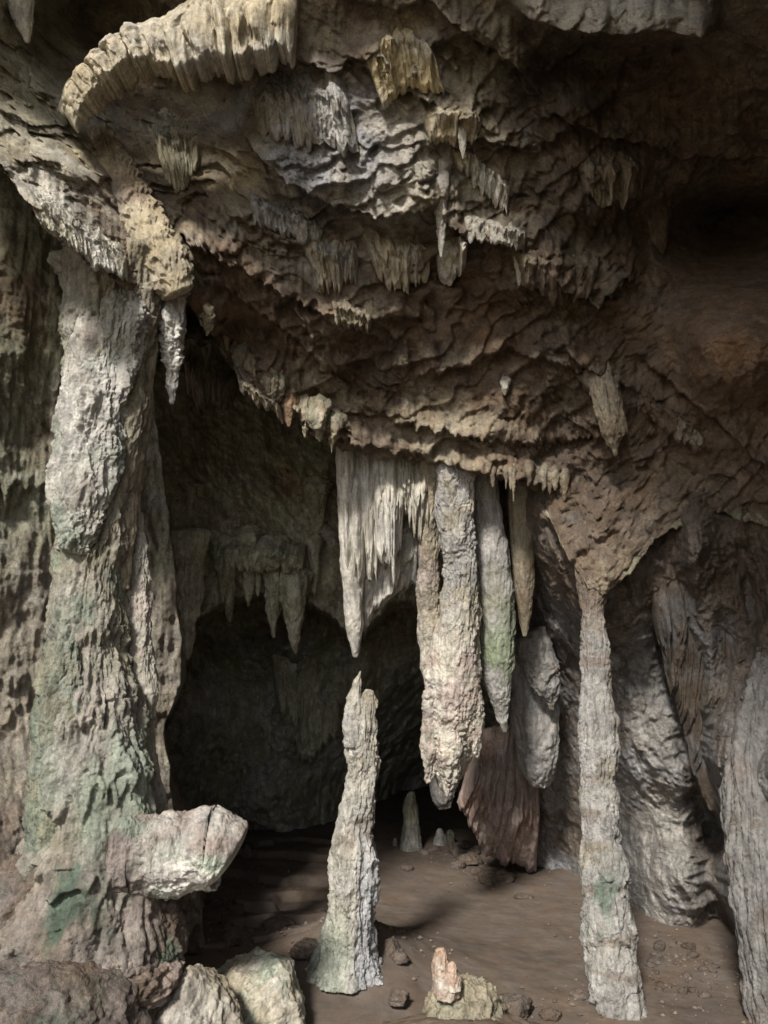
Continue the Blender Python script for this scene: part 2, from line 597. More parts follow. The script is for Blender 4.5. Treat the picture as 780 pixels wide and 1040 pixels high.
# ------------------------------------------------------------------ boulder: displaced ellipsoid
def boulder(name, px, py, d, rx, ry, rdz, mat, colour, amp=0.25, freq=1.3, pop=(0.0, 30.0), seed=0.0, n=None, flat=0.0, facet=0.0,
            rot=0.0, **kw):
    """rx, ry half sizes in photo pixels at depth d, rdz half depth in metres"""
    m = even(n or np.clip(rx * 2 * 3.14 * 0.8, 20, 360))
    nv = max(12, int(m * 0.6))
    th = np.linspace(0, 2 * np.pi, m, endpoint=False)
    ph = np.linspace(0.01, np.pi - 0.01, nv)
    D = np.stack([np.sin(ph)[:, None] * np.cos(th)[None], np.sin(ph)[:, None] * np.sin(th)[None], np.cos(ph)[:, None] * np.ones((1, m))], -1)
    h = amp * fbm(D, freq, 5, 0.5, seed=seed) + 0.6 * amp * fbm(D, freq * 1.6, 4, 0.5, kind='r', seed=seed + 2)
    if facet:
        hs = np.zeros(D.shape[:2]) + 10
        rr = np.random.RandomState(int(seed * 10) + 3)
        for k in range(14):
            nrm = rr.normal(size=3)
            nrm /= np.linalg.norm(nrm)
            cosv = np.clip(D @ nrm, 0.05, None)
            hs = np.minimum(hs, np.where(D @ nrm > 0.05, rr.uniform(0.75, 1.0) / cosv, 10))
        base = (1 - facet) + facet * np.minimum(hs, 1.25)
    else:
        base = 1.0
    R = base + h
    B = D * R[..., None]
    if flat:
        B[..., 2] = np.where(B[..., 2] < -flat, -flat + 0.1 * (B[..., 2] + flat), B[..., 2])
    cr, sr = math.cos(rot), math.sin(rot)
    B = np.stack([B[..., 0] * cr - B[..., 2] * sr, B[..., 1], B[..., 0] * sr + B[..., 2] * cr], -1)
    c = P(px, py, d)
    W = c + B * [rx * d / FPX, rdz, ry * d / FPX]
    if pop[0]:
        hh = fbm(W, pop[1], 3, 0.5, kind='b', seed=seed + 7)
        W = W + D * (pop[0] * hh)[..., None]
    Cc = colour(W, ph[:, None] / np.pi * np.ones((1, m)), th[None] * np.ones((nv, 1)), D)
    V = np.concatenate([W.reshape(-1, 3), [W[0].mean(0), W[-1].mean(0)]])
    Cc = np.concatenate([Cc.reshape(-1, 3), [Cc[0].mean(0), Cc[-1].mean(0)]])
    F = quads(nv, m, True)[:, ::-1]
    a = np.arange(m)
    V, F = caps(V, F, a, a, nv * m, nv * m + 1, (nv - 1) * m)
    return mk(name, V, F, mat, Cc, **kw)


# ================================================================== THE SETTING
# ------------------------------------------------------------------ ceiling: the great overhanging mass
lip_pts = np.array([(-260, 60), (-60, 120), (0, 165), (50, 232), (90, 268), (130, 290), (190, 305), (215, 345), (250, 388), (290, 422), (330, 450),
                    (350, 457), (440, 473), (500, 484), (545, 500), (575, 560), (605, 606), (640, 580), (665, 548), (690, 532), (730, 520),
                    (780, 532), (900, 545), (1050, 560)], float)
ceil_d = tps([(-200, -200, 2.9), (0, -200, 3.3), (200, -200, 3.4), (400, -200, 3.4), (600, -200, 3.3), (800, -200, 3.1), (1000, -200, 2.9),
              (0, 0, 3.7), (100, 10, 4.3), (200, 0, 4.0), (300, 0, 4.0), (450, 0, 4.1), (600, 0, 3.9), (740, 0, 3.9), (900, 0, 3.6),
              (0, 150, 3.45), (60, 200, 3.45), (115, 265, 3.65), (60, 120, 3.8), (150, 150, 4.15), (190, 290, 4.0), (230, 130, 4.35), (320, 130, 4.25),
              (430, 100, 4.3), (400, 210, 4.5), (520, 200, 4.45), (560, 90, 4.6), (640, 100, 4.7), (760, 100, 4.5), (620, 200, 4.7),
              (740, 220, 5.2), (900, 200, 4.4), (720, 330, 4.6), (860, 340, 4.2), (240, 330, 4.4), (300, 330, 4.55), (330, 430, 4.8), (450, 330, 4.75),
              (450, 465, 5.0), (540, 400, 4.9), (540, 485, 5.05), (600, 350, 4.9), (620, 430, 4.95), (606, 545, 4.72), (604, 606, 4.55), (560, 560, 4.85), (655, 560, 4.68), (700, 450, 4.75), (780, 450, 4.5),
              (690, 520, 4.75), (900, 500, 4.1), (-100, 60, 3.3), (-250, 0, 3.0)])


def ledge(px, py, pts, H, L, jamp=6.0, jfreq=0.05, seed=0.0, soft=4.0):
    """a bed of rock thickening downwards to a sharp ragged edge along pts"""
    p = np.array(pts, float)
    e = np.interp(px, p[:, 0], p[:, 1])
    inside = sst(p[0, 0] - 4, p[0, 0] + 26, px) * (1 - sst(p[-1, 0] - 26, p[-1, 0] + 4, px))
    e = e + jamp * (jag(px * jfreq, seed) * 2 - 0.6) + 5 * n1(px * 0.02, seed + 2, 2)
    t = (e - py) / L
    up = np.clip(1 - t, 0, 1)
    up = up * up * (3 - 2 * up)
    return H * inside * np.where(t >= 0, up, np.clip(1 + (e - py) * -0.0 + (e - py) / soft, 0, 1))


SURF = np.full((300, 350), 99.0)


def surf(px, py):
    gx = np.clip(np.asarray(px, float) / 4 + 80, 0, 349).astype(int)
    gy = np.clip(np.asarray(py, float) / 4 + 80, 0, 299).astype(int)
    return SURF[gy, gx]


def build_ceiling():
    nu, nv, nc = 860, 560, 90
    px = np.linspace(-250, 1040, nu)
    lip = np.interp(px, lip_pts[:, 0], lip_pts[:, 1])
    lip = smooth1(lip[:, None], 5)[:, 0]
    # ragged lip with hanging points
    lip = lip + 7 * (jag(px * 0.045, 3.0) - 0.3) + 4 * (jag(px * 0.13, 5.0) - 0.3) + 9 * n1(px * 0.02, 4.4, 5)
    v = np.linspace(0, 1, nv)
    PX = np.broadcast_to(px, (nv, nu)).copy()
    PY = -210 + (lip[None] + 210) * v[:, None]
    Dp = ceil_d(PX, PY)
    W0 = P(PX, PY, Dp)
    # big shapes
    h = 0.26 * fbm(W0, [0.9, 0.9, 1.2], 4, 0.5, seed=1)
    # beds running down to the right
    wr = 0.35 * fbm(W0, 1.3, 4, 0.55, seed=2)
    ang = np.interp(PX, [100, 250, 420, 560, 800], [0.75, 0.6, 0.35, 0.12, -0.35])
    sd = (PY * np.cos(ang) - PX * np.sin(ang)) / 100.0
    along = (PX * np.cos(ang) + PY * np.sin(ang)) / 100.0
    for kf, amp, sd_ in ((1.3, 0.10, 1.0), (3.7, 0.055, 2.0), (9.5, 0.014, 3.0)):
        ph = (sd + wr * 1.9) * kf + 0.22 * jag(along * 3.2 * kf ** 0.4, sd_, sd * 0.8) * sst(-0.2, 0.3, fbm(W0, 1.5, 2, seed=sd_ + 40)) + 0.75 * fbm(W0, 2.4, 5, 0.55, seed=sd_ + 4)
        f = ph - np.floor(ph)
        amp = amp * (1 - 0.6 * sst(560, 680, PX)) * (0.2 + 1.25 * sst(-0.3, 0.3, fbm(W0, 0.9, 3, seed=90 + sd_)))
        rowamp = 0.55 + 0.9 * perlin(np.stack([np.floor(ph) * 2.3, along * 0.55, 0 * ph + sd_], -1))
        h += amp * np.clip(rowamp, 0, 1.6) * (np.where(f < 0.86, (f / 0.86) ** 1.5, 1 - (f - 0.86) / 0.14) - 0.35)
    # craggy relief, patchy
    gate = sst(-0.3, 0.4, fbm(W0, 1.1, 3, seed=9))
    Wq = W0 + 0.12 * np.stack([fbm(W0, 3, 3, seed=71), fbm(W0, 3, 3, seed=72), fbm(W0, 3, 3, seed=73)], -1)
    h += 0.10 * gate * fbm(Wq, [2.1, 2.1, 2.7], 6, 0.6, kind='r', seed=6)
    h += 0.07 * sst(520, 640, PX) * fbm(Wq, [4, 4, 3], 6, 0.62, kind='r', seed=76)
    h += 0.05 * sst(0.0, 0.4, fbm(W0, 0.9, 3, seed=74)) * fbm(Wq, 5.0, 4, 0.55, kind='b', seed=75)
    tn = fbm(Wq, [1.7, 1.7, 2.4], 4, 0.5, seed=91) * 5 + fbm(W0, 9, 3, seed=92) * 0.25
    tf = tn - np.floor(tn)
    h += 0.11 * sst(0.1, -0.3, fbm(W0, 0.8, 3, seed=93)) * (np.floor(tn) + sst(0.8, 1.0, tf)) / 2.0
    h -= 0.05 * sst(0.86, 0.97, fbm(Wq, 1.6, 3, 0.5, kind='r', seed=94))                    # cracks
    h += 0.045 * fbm(Wq, 7.0, 5, 0.62, seed=7)
    h += 0.024 * (0.4 + gate) * fbm(Wq, [16, 16, 24], 5, 0.66, kind='r', seed=8)
    # named ledges and hollows
    lg = lambda *a, **k: ledge(PX, PY, *a, **k)
    h += lg([(235, 120), (265, 157), (300, 182), (340, 203), (385, 214), (430, 208), (450, 195)], 0.26, 120, 6, 0.05, 1)
    h += lg([(165, 225), (230, 262), (280, 290), (330, 318), (400, 345)], 0.13, 55, 7, 0.06, 2)
    h += lg([(190, 268), (250, 300), (300, 345), (350, 385)], 0.08, 40, 7, 0.08, 3)
    h += lg([(420, -20), (470, 25), (520, 62), (552, 96)], 0.2, 45, 4, 0.05, 4)
    h += lg([(360, 60), (420, 90), (470, 112), (510, 98)], 0.16, 60, 7, 0.06, 5)
    h += lg([(462, 120), (500, 138), (556, 146)], 0.16, 32, 5, 0.06, 6)
    h += lg([(430, 205), (470, 232), (535, 243)], 0.24, 60, 7, 0.07, 7)
    h += lg([(290, 405), (340, 440), (390, 455), (450, 468), (520, 482), (570, 492)], 0.1, 22, 6, 0.07, 8)
    h += lg([(360, 405), (420, 428), (480, 442), (540, 448), (620, 440)], 0.1, 28, 6, 0.07, 9)
    h += lg([(420, 378), (470, 372), (520, 352), (580, 372), (640, 410)], 0.1, 34, 5, 0.06, 10)
    h += lg([(520, 6), (570, 16), (620, 22), (670, 20), (735, 26)], 0.6, 46, 3, 0.03, 11)
    h += lg([(575, 165), (605, 185), (640, 196), (668, 170)], 0.2, 50, 8, 0.08, 12)
    h += lg([(540, 262), (575, 292), (610, 300), (660, 270)], 0.2, 60, 9, 0.07, 13)
    h += lg([(560, 345), (600, 372), (660, 402), (720, 440)], 0.12, 40, 5, 0.05, 14)
    h += lg([(640, 350), (700, 400), (780, 470), (860, 480)], 0.14, 60, 6, 0.05, 15)
    h += lg([(-60, 110), (0, 160), (40, 215), (90, 262), (140, 290)], 0.12, 70, 8, 0.07, 16)
    h += lg([(550, 110), (620, 135), (700, 150), (770, 160)], 0.2, 70, 5, 0.05, 17)
    h -= 0.55 * gauss(PX, PY, 105, 25, 65, 45) + 0.3 * gauss(PX, PY, 190, 100, 75, 28) + 1.3 * gauss(PX, PY, 755, 245, 62, 34)
    h -= 0.35 * gauss(PX, PY, 245, 345, 30, 30) + 0.25 * gauss(PX, PY, 640, 235, 60, 30) + 0.3 * gauss(PX, PY, 600, 60, 90, 22)
    h += 0.55 * np.exp(-(((PX - 752) / 58) ** 2 + ((PY - 345) / 56) ** 2) ** 2)
    # towards the viewer's side of the rock and a little downwards, so that edges overhang
    cen = CAM - W0
    cen /= np.linalg.norm(cen, axis=-1, keepdims=True)
    dr = cen + np.array([0, 0, -0.12])
    W = W0 + dr * h[..., None]
    # where the rock surface lies, for the stones that hang from it
    rel = W - CAM
    dep = rel[..., 1] * _c + rel[..., 2] * _s
    upv = -rel[..., 1] * _s + rel[..., 2] * _c
    gx = np.clip((390 + FPX * rel[..., 0] / dep) / 4 + 80, 0, 349).astype(int)
    gy = np.clip((520 - FPX * upv / dep) / 4 + 80, 0, 299).astype(int)
    np.minimum.at(SURF, (gy.ravel(), gx.ravel()), dep.ravel())
    for _ in range(30):
        bad = SURF > 90
        nb = np.minimum.reduce([np.roll(SURF, 1, 0), np.roll(SURF, -1, 0), np.roll(SURF, 1, 1), np.roll(SURF, -1, 1)])
        SURF[bad] = nb[bad]
    # colours: upper beds painted paler where light falls, brown and orange beds below
    C = palette(W, BROWN * 0.95, [(DARK, 0.12), (TAN * 0.8, 0.18), (ORANGE * 0.75, 0.32)], 1.3, 1.0)
    up = sst(330, 120, PY + 40 * fbm(W, 1.5, 3, seed=15)) * sst(620, 430, PX)
    C = mixc(C, TAN * 0.95, 0.9 * up * sst(-0.3, 0.3, fbm(W, 2.1, 4, seed=13)))
    gb = gauss(PX, PY, 330, 145, 75, 60)
    C = mixc(C, BLUE * 0.75, np.clip(1.2 * gb, 0, 1) * sst(-0.5, 0.1, fbm(W, 2.5, 4, seed=14)))
    md = np.clip(gauss(PX, PY, 450, 120, 90, 90) + gauss(PX, PY, 400, 250, 60, 45) + gauss(PX, PY, 620, 180, 40, 30) + gauss(PX, PY, 360, 270, 60, 40), 0, 1)
    C = mixc(C, CREAM * 0.85, 0.85 * md * sst(-0.15, 0.25, fbm(Wq, 3.2, 5, 0.6, seed=19)))
    lf = sst(150, 60, PX) * sst(90, 170, PY)
    C = mixc(C, CREAM, 0.85 * lf * sst(-0.25, 0.2, fbm(W, 3.5, 5, seed=16)))
    C = mixc(C, OLIVE * 0.8, 0.6 * sst(130, 40, PX) * sst(200, 100, PY))
    lp = sst(405, 440, PY) * sst(560, 500, PX)
    C = mixc(C, TAN * 0.85, 0.65 * lp * sst(-0.2, 0.25, fbm(W, 4, 4, seed=17)))
    og = np.clip(gauss(PX, PY, 255, 245, 45, 22) + gauss(PX, PY, 440, 330, 110, 55) + gauss(PX, PY, 220, 330, 40, 50), 0, 1)
    C = mixc(C, ORANGE * 0.8, 0.55 * og * sst(-0.2, 0.3, fbm(W, 3, 4, seed=18)))
    rt = sst(560, 680, PX)
    C = mixc(C, BROWN * 1.2, 0.65 * rt)  # right side brightened in colour where the light is cut off
    C = mixc(C, ORANGE * 1.1, 0.8 * gauss(PX, PY, 748, 335, 60, 50))  # orange bulge, coloured brighter because little light reaches it
    C = mixc(C, CREAM, 0.85 * gauss(PX, PY, 640, 0, 110, 24))  # lit lip of the top right ledge, put into the colour
    # underside and roof of the inner chamber, running back from the lip
    t = np.linspace(0, 1, nc + 1)[1:]
    edge = W[-1]
    back = edge[None] + np.stack([0 * t, 4.8 * t ** 1.3, 0.9 * t + 0.3 * np.sin(t * 3.1)], -1)[:, None] * np.ones((1, nu, 1))
    back += (0.25 * t[:, None] ** 0.5 * fbm(back, 1.4, 4, seed=21))[..., None] * np.array([0, 0.3, 1.0])
    Cb = palette(back, OLIVE * 0.9, [(BROWN, 0.2)], 1.2, 5.0)
    # the rock face also runs on upwards out of view, to the brow of the entrance
    Wt = W[0][None] + np.stack([0 * t[::-1], 0.7 * t[::-1], 1.9 * t[::-1]], -1)[:, None] * np.ones((1, nu, 1))
    Wt = Wt + (0.2 * fbm(Wt, 1.0, 4, seed=25) * sst(0, 0.2, t[::-1])[:, None])[..., None] * np.array([0, 1.0, 0.3])
    Ct = palette(Wt, BROWN, [(TAN * 0.7, 0.1)], 1.2, 6.0)
    A = np.concatenate([Wt, W, back], 0)
    Call = np.concatenate([Ct, C, Cb], 0)
    mk("cave_ceiling", A, quads(A.shape[0], nu), M_CEIL, Call, kind="structure",
       label="overhanging brown cave ceiling of ragged limestone beds", cat="cave ceiling")


build_ceiling()


# ------------------------------------------------------------------ generic wall sheet
def wall(name, px0, px1, py0, py1, nu, nv, dfun, hfun, cfun, label, tilt=-0.1, right=None, left=None, curl=1.6, mat=None):
    v = np.linspace(0, 1, nv)
    py = py0 + (py1 - py0) * v
    u = np.linspace(0, 1, nu)
    r = right(py) if right else np.full(nv, px1)
    l = left(py) if left else np.full(nv, px0)
    PX = l[:, None] + (r - l)[:, None] * u[None]
    PY = np.broadcast_to(py[:, None], (nv, nu)).copy()
    W0 = P(PX, PY, dfun(PX, PY))
    h = hfun(PX, PY, W0)
    cen = CAM - W0
    cen /= np.linalg.norm(cen, axis=-1, keepdims=True)
    W = W0 + (cen + np.array([0, 0, tilt])) * h[..., None]
    C = cfun(PX, PY, W)
    t = np.linspace(0, 1, 40)[1:]
    if right:
        e = W[:, -1]
        bk = e[:, None] + (np.stack([0 * t, curl * t, 0 * t], -1)[None] + np.stack([(e[:, 0] / e[:, 1])[:, None] * (curl * t * 1.1)[None], np.zeros((len(e), len(t))), np.zeros((len(e), len(t)))], -1)) + (0.12 * fbm(e[:, None] + np.stack([0 * t, curl * t, 0 * t], -1)[None], 2.0, 4, seed=3) * t[None] ** 0.3)[..., None] * np.array([1.0, 0, 0])
        W = np.concatenate([W, bk], 1)
        C = np.concatenate([C, np.repeat(C[:, -1:], len(t), 1)], 1)
    if left:
        e = W[:, 0]
        tt = t[::-1]
        bk = e[:, None] + (np.stack([0 * tt, curl * tt, 0 * tt], -1)[None] + np.stack([(e[:, 0] / e[:, 1])[:, None] * (curl * tt * 1.1)[None], np.zeros((len(e), len(tt))), np.zeros((len(e), len(tt)))], -1)) + (0.12 * fbm(e[:, None] + np.stack([0 * tt, curl * tt, 0 * tt], -1)[None], 2.0, 4, seed=4) * tt[None] ** 0.3)[..., None] * np.array([1.0, 0, 0])
        W = np.concatenate([bk, W], 1)
        C = np.concatenate([np.repeat(C[:, :1], len(t), 1), C], 1)
    mk(name, W, quads(W.shape[0], W.shape[1]), mat or M_WALL, C, kind="structure", label=label, cat="cave wall")


def flutes(PX, W, k, seed, amp):
    q = np.stack([W[..., 0] * k, W[..., 1] * k, W[..., 2] * k * 0.13], -1)
    return amp * fbm(q, 1.0, 4, 0.55, kind='r', seed=seed)


# left wall, behind the big column
lw_d = tps([(-250, 150, 4.6), (-250, 600, 4.5), (-250, 1100, 4.0), (0, 200, 4.7), (60, 280, 4.8), (0, 400, 4.4), (50, 420, 4.7), (0, 600, 4.3), (40, 650, 4.5),
            (0, 850, 3.8), (30, 800, 4.1), (0, 1000, 3.5), (0, 1150, 3.3), (150, 400, 5.2), (150, 600, 4.9), (165, 700, 4.7), (160, 800, 4.5), (120, 900, 4.2),
            (160, 1000, 4.2), (160, 1150, 4.0)])


def lw_h(PX, PY, W):
    h = 0.2 * fbm(W, 1.1, 4, seed=31) + flutes(PX, W, 3.2, 32, 0.09) + 0.05 * fbm(W, 5, 5, 0.55, seed=33) + 0.02 * fbm(W, 14, 4, 0.55, kind='r', seed=34)
    ph = PY / 140.0 + 1.1 * fbm(W, 1.3, 5, 0.55, seed=35) + 0.25 * jag(PX * 0.06, 6.0, PY * 0.01)
    f = ph - np.floor(ph)
    h += 0.09 * np.clip(0.4 + 1.2 * fbm(W, 1.1, 2, seed=36), 0, 1.3) * (np.where(f < 0.88, (f / 0.88) ** 1.5, 1 - (f - 0.88) / 0.12) - 0.4)
    return h


def lw_c(PX, PY, W):
    C = palette(W, OLIVE * 0.75, [(BROWN * 0.9, 0.1), (GREY * 0.8, 0.3)], 1.8, 7.0)
    return mixc(C, PINK * 0.6, 0.5 * sst(520, 640, PY))


wall("cave_wall_left", -260, 0, 140, 1160, 330, 560, lw_d, lw_h, lw_c, "dull olive brown fluted cave wall behind the thick column",
     right=lambda py: smooth1(np.interp(py, [140, 400, 520, 600, 680, 730, 800, 900, 1160], [150, 152, 172, 180, 186, 168, 172, 200, 230])[:, None], 12)[:, 0] + 8 * n1(py * 0.02, 2.0, 3))

# right wall
rw_d = tps([(520, 440, 6.2), (520, 600, 6.4), (520, 750, 6.6), (520, 900, 6.9), (545, 500, 5.12), (562, 545, 5.0), (580, 585, 4.9), (604, 612, 4.72), (640, 590, 4.82), (665, 555, 4.85), (690, 535, 4.9), (730, 522, 4.85), (780, 532, 4.6), (575, 660, 5.6), (560, 760, 6.1), (570, 880, 6.4), (580, 1000, 6.1),
            (640, 660, 5.1), (660, 760, 5.05), (700, 880, 4.9), (715, 980, 4.85), (640, 980, 5.4), (690, 620, 5.05), (700, 700, 5.15), (730, 850, 5.3), (735, 960, 5.2),
            (750, 580, 4.85), (740, 700, 4.75), (760, 800, 4.2), (780, 900, 3.8), (770, 1040, 3.7), (860, 560, 4.2), (860, 800, 3.6), (860, 1040, 3.4), (1050, 700, 2.9), (1050, 1100, 2.8),
            (1050, 460, 3.2), (780, 470, 4.9), (650, 470, 5.6), (760, 1160, 3.6), (600, 1160, 4.6), (540, 1080, 5.6)])


def rw_h(PX, PY, W):
    h = 0.16 * fbm(W, 1.2, 4, seed=41) + 0.05 * fbm(W, 5.5, 5, 0.55, seed=43) + 0.02 * fbm(W, 15, 4, 0.55, kind='r', seed=44)
    h += flutes(PX, W, 2.6, 42, 0.2) * sst(640, 720, PX)
    # broken slabs leaning to the right, between the hanging stones and the thin column
    a = (PX * 0.62 + PY * 0.78) / 62.0
    ph = (PX * 0.86 - PY * 0.5) / 42.0 + 0.6 * fbm(W, 2.2, 4, seed=45)
    f = ph - np.floor(ph)
    g = sst(520, 560, PX) * sst(740, 690, PX) * (0.25 + 0.75 * sst(800, 700, PY))
    h += 0.1 * g * (np.where(f < 0.85, (f / 0.85) ** 1.4, 1 - (f - 0.85) / 0.15) - 0.4) * np.clip(0.7 + 0.8 * fbm(W, 2.0, 3, seed=46), 0, 1.4)
    # deep vertical gaps
    h -= 0.42 * np.exp(-((PX - np.interp(PY, [560, 700, 850, 1000, 1100], [668, 690, 722, 738, 748]) - 12 * n1(PY * 0.03, 8.0, 4)) / 15.0) ** 2) * sst(540, 700, PY)
    Wq = W + 0.15 * np.stack([fbm(W, 2.5, 3, seed=171), fbm(W, 2.5, 3, seed=172), fbm(W, 2.5, 3, seed=173)], -1)
    h += 0.09 * (1 - 0.6 * sst(740, 820, PY)) * fbm(Wq, [2.8, 2.8, 1.8], 6, 0.6, kind='r', seed=47) + 0.03 * fbm(Wq, [12, 12, 8], 5, 0.62, kind='r', seed=48)
    h -= 0.25 * gauss(PX, PY, 578, 780, 18, 160)
    h += 0.2 * np.exp(-((PX - np.interp(PY, [540, 1000], [705, 760])) / 18.0) ** 2) * sst(860, 760, PY)
    return h


def rw_c(PX, PY, W):
    C = palette(W, GREY * 0.75, [(BROWN * 0.8, 0.05), (BLUE * 0.8, 0.25), (DARK, 0.4)], 1.6, 8.0)
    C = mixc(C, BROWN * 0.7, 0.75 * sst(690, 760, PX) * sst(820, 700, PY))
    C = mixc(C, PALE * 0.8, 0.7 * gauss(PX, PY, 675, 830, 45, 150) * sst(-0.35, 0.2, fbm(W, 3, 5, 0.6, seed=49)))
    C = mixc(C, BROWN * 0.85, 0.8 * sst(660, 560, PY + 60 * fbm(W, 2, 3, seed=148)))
    return C


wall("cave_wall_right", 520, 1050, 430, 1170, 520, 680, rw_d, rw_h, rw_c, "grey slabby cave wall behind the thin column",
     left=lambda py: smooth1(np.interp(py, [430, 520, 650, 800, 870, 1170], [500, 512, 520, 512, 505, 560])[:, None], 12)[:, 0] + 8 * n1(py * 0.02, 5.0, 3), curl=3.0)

# back of the inner chamber
bw_up = tps([(60, 300, 6.0), (130, 400, 5.9), (150, 560, 5.8), (250, 380, 7.0), (250, 470, 6.7), (250, 560, 6.3), (340, 470, 7.2), (330, 560, 6.6), (420, 470, 7.4), (420, 560, 7.0), (520, 480, 7.2), (650, 500, 7.2),
             (180, 600, 6.0), (340, 600, 6.6), (420, 620, 7.0), (650, 620, 7.4), (650, 900, 7.6), (60, 900, 6.5)])
bw_lo = tps([(60, 560, 7.2), (170, 640, 7.4), (250, 640, 8.6), (340, 640, 8.2), (170, 850, 7.6), (250, 860, 8.3), (340, 860, 8.5), (390, 700, 8.3), (350, 730, 8.1), (430, 640, 8.2), (430, 800, 11.0), (430, 880, 11.0),
             (470, 720, 9.5), (530, 800, 8.0), (650, 700, 8.0), (650, 900, 8.2), (60, 950, 7.4), (250, 1000, 8.3), (430, 1000, 11)])
RIM = np.array([(40, 720), (150, 690), (172, 650), (200, 625), (230, 608), (262, 598), (300, 606), (330, 618), (352, 640), (372, 640), (400, 606), (430, 612), (470, 660), (520, 700), (700, 720)], float)


def bw_d(PX, PY):
    rim = np.interp(PX, RIM[:, 0], RIM[:, 1]) + 7 * n1(PX * 0.05, 3.0, 3) + 6 * jag(PX * 0.08, 9.0)
    t = sst(-3, 9, PY - rim)
    return bw_up(PX, PY) * (1 - t) + bw_lo(PX, PY) * t


def bw_h(PX, PY, W):
    h = 0.42 * fbm(W, 0.9, 5, 0.55, seed=51) + 0.1 * fbm(W, 3.5, 5, 0.55, seed=53) + 0.04 * fbm(W, 9, 4, 0.55, kind='r', seed=54)
    h = h + 0.3 * sst(620, 680, PY) * fbm(W, [1.1, 1.1, 0.8], 5, 0.58, kind='r', seed=55)
    return h + flutes(PX, W, 1.8, 52, 0.12)


def bw_c(PX, PY, W):
    C = palette(W, OLIVE * 1.5, [(BROWN * 1.5, 0.1), (CREAM, 0.3)], 1.8, 9.0)
    return mixc(C, mixc(GREY * 1.1, OLIVE, sst(-0.2, 0.2, fbm(W, 1.5, 4, seed=56))), 0.75 * sst(600, 660, PY))


wall("cave_wall_back", 60, 650, 330, 960, 520, 520, bw_d, bw_h, bw_c, "dark back wall of the inner cave chamber with a low arch")


# ------------------------------------------------------------------ floor
def floor_z(x, y):
    q = np.stack([x, y, 0 * x], -1)
    z = 0.05 * fbm(q, 0.7, 4, seed=61) + 0.012 * fbm(q, 4.0, 4, 0.55, seed=62)
    z = z + 0.35 * np.exp(-((x + 1.9) / 0.9) ** 2 - ((y - 3.9) / 1.3) ** 2)                 # mound under the big column
    z = z + 0.24 * np.exp(-(((x + 0.2) / 0.42) ** 2 + ((y - 4.8) / 0.42) ** 2) ** 0.7) + 0.07 * np.exp(-((x + 0.05) / 0.25) ** 2 - ((y - 4.55) / 0.3) ** 2)             # mound under the stalagmite
    # shallow rimmed steps on the left of the floor
    ph = y * 1.7 + 0.9 * fbm(q, 1.6, 4, 0.55, seed=63) + 0.3 * x
    f = ph - np.floor(ph)
    g = sst(0.1, -0.5, x) * sst(4.6, 5.2, y) * sst(8.5, 7.5, y)
    z = z + 0.06 * g * (np.where(f < 0.12, f / 0.12, 1 - (f - 0.12) / 0.88) - 0.3)
    z = z + 0.5 * sst(8.0, 9.5, y) * 0
    return z


def build_floor():
    xs = np.concatenate([np.linspace(-60, -6, 30)[:-1], np.linspace(-6, -2.6, 60)[:-1], np.linspace(-2.6, 2.6, 640)[:-1], np.linspace(2.6, 6, 60)[:-1], np.linspace(6, 60, 30)])
    ys = np.concatenate([np.linspace(-60, -3, 30)[:-1], np.linspace(-3, 3.2, 60)[:-1], np.linspace(3.2, 6, 340)[:-1], np.linspace(6, 9, 160)[:-1], np.linspace(9, 14, 50)[:-1], np.linspace(14, 60, 20)])
    X, Y = np.meshgrid(xs, ys)
    Z = floor_z(X, Y)
    W = np.stack([X, Y, Z], -1)
    inn = (sst(5, 3.5, np.abs(X)) * sst(2.5, 3.2, Y) * sst(11, 9, Y))
    W[..., 2] += inn * (0.005 * fbm(W, 9, 3, 0.5, seed=66) + 0.003 * fbm(W, 30, 3, seed=67) * sst(-0.1, 0.3, fbm(W, 1.3, 3, seed=68)))
    C = palette(W, SOIL * 0.85, [(SOIL * 0.6, 0.15), (BROWN, 0.35)], 0.9, 10.0)
    C = mixc(C, TAN * 0.9, sst(-0.5, -2.0, Y))          # unseen ground outside, made pale to bounce light onto the ceiling
    mk("cave_floor", W, quads(len(ys), len(xs)), M_SOIL, C, kind="structure", label="trodden dark brown earth floor of the cave", cat="floor")


build_floor()


# ------------------------------------------------------------------ the mass of rock around it all: back, sides and roof behind what is seen
def build_massif():
    th = np.linspace(math.radians(-35), math.radians(215), 150)     # open towards the entrance
    v = np.linspace(0, 1, 90)
    T, Vv = np.meshgrid(th, v)
    rr = 1 - 0.0 * Vv
    X = 7.5 * np.cos(T) * np.cos(Vv * 1.45)
    Y = 3.5 + 9.5 * np.sin(T) * np.cos(Vv * 1.45)
    Z = -0.3 + 10.0 * np.sin(Vv * 1.45)
    W = np.stack([X, Y, Z], -1)
    W = W + (0.7 * fbm(W, 0.35, 4, seed=71))[..., None] * np.array([1, 1, 0.6])
    C = palette(W, BROWN * 0.8, [(DARK, 0.1)], 0.5, 11.0)
    mk("cave_wall_outer", W, quads(90, 150), M_WALL, C, kind="structure", label="dark rock mass that closes the cave at the back and sides", cat="cave wall")


build_massif()

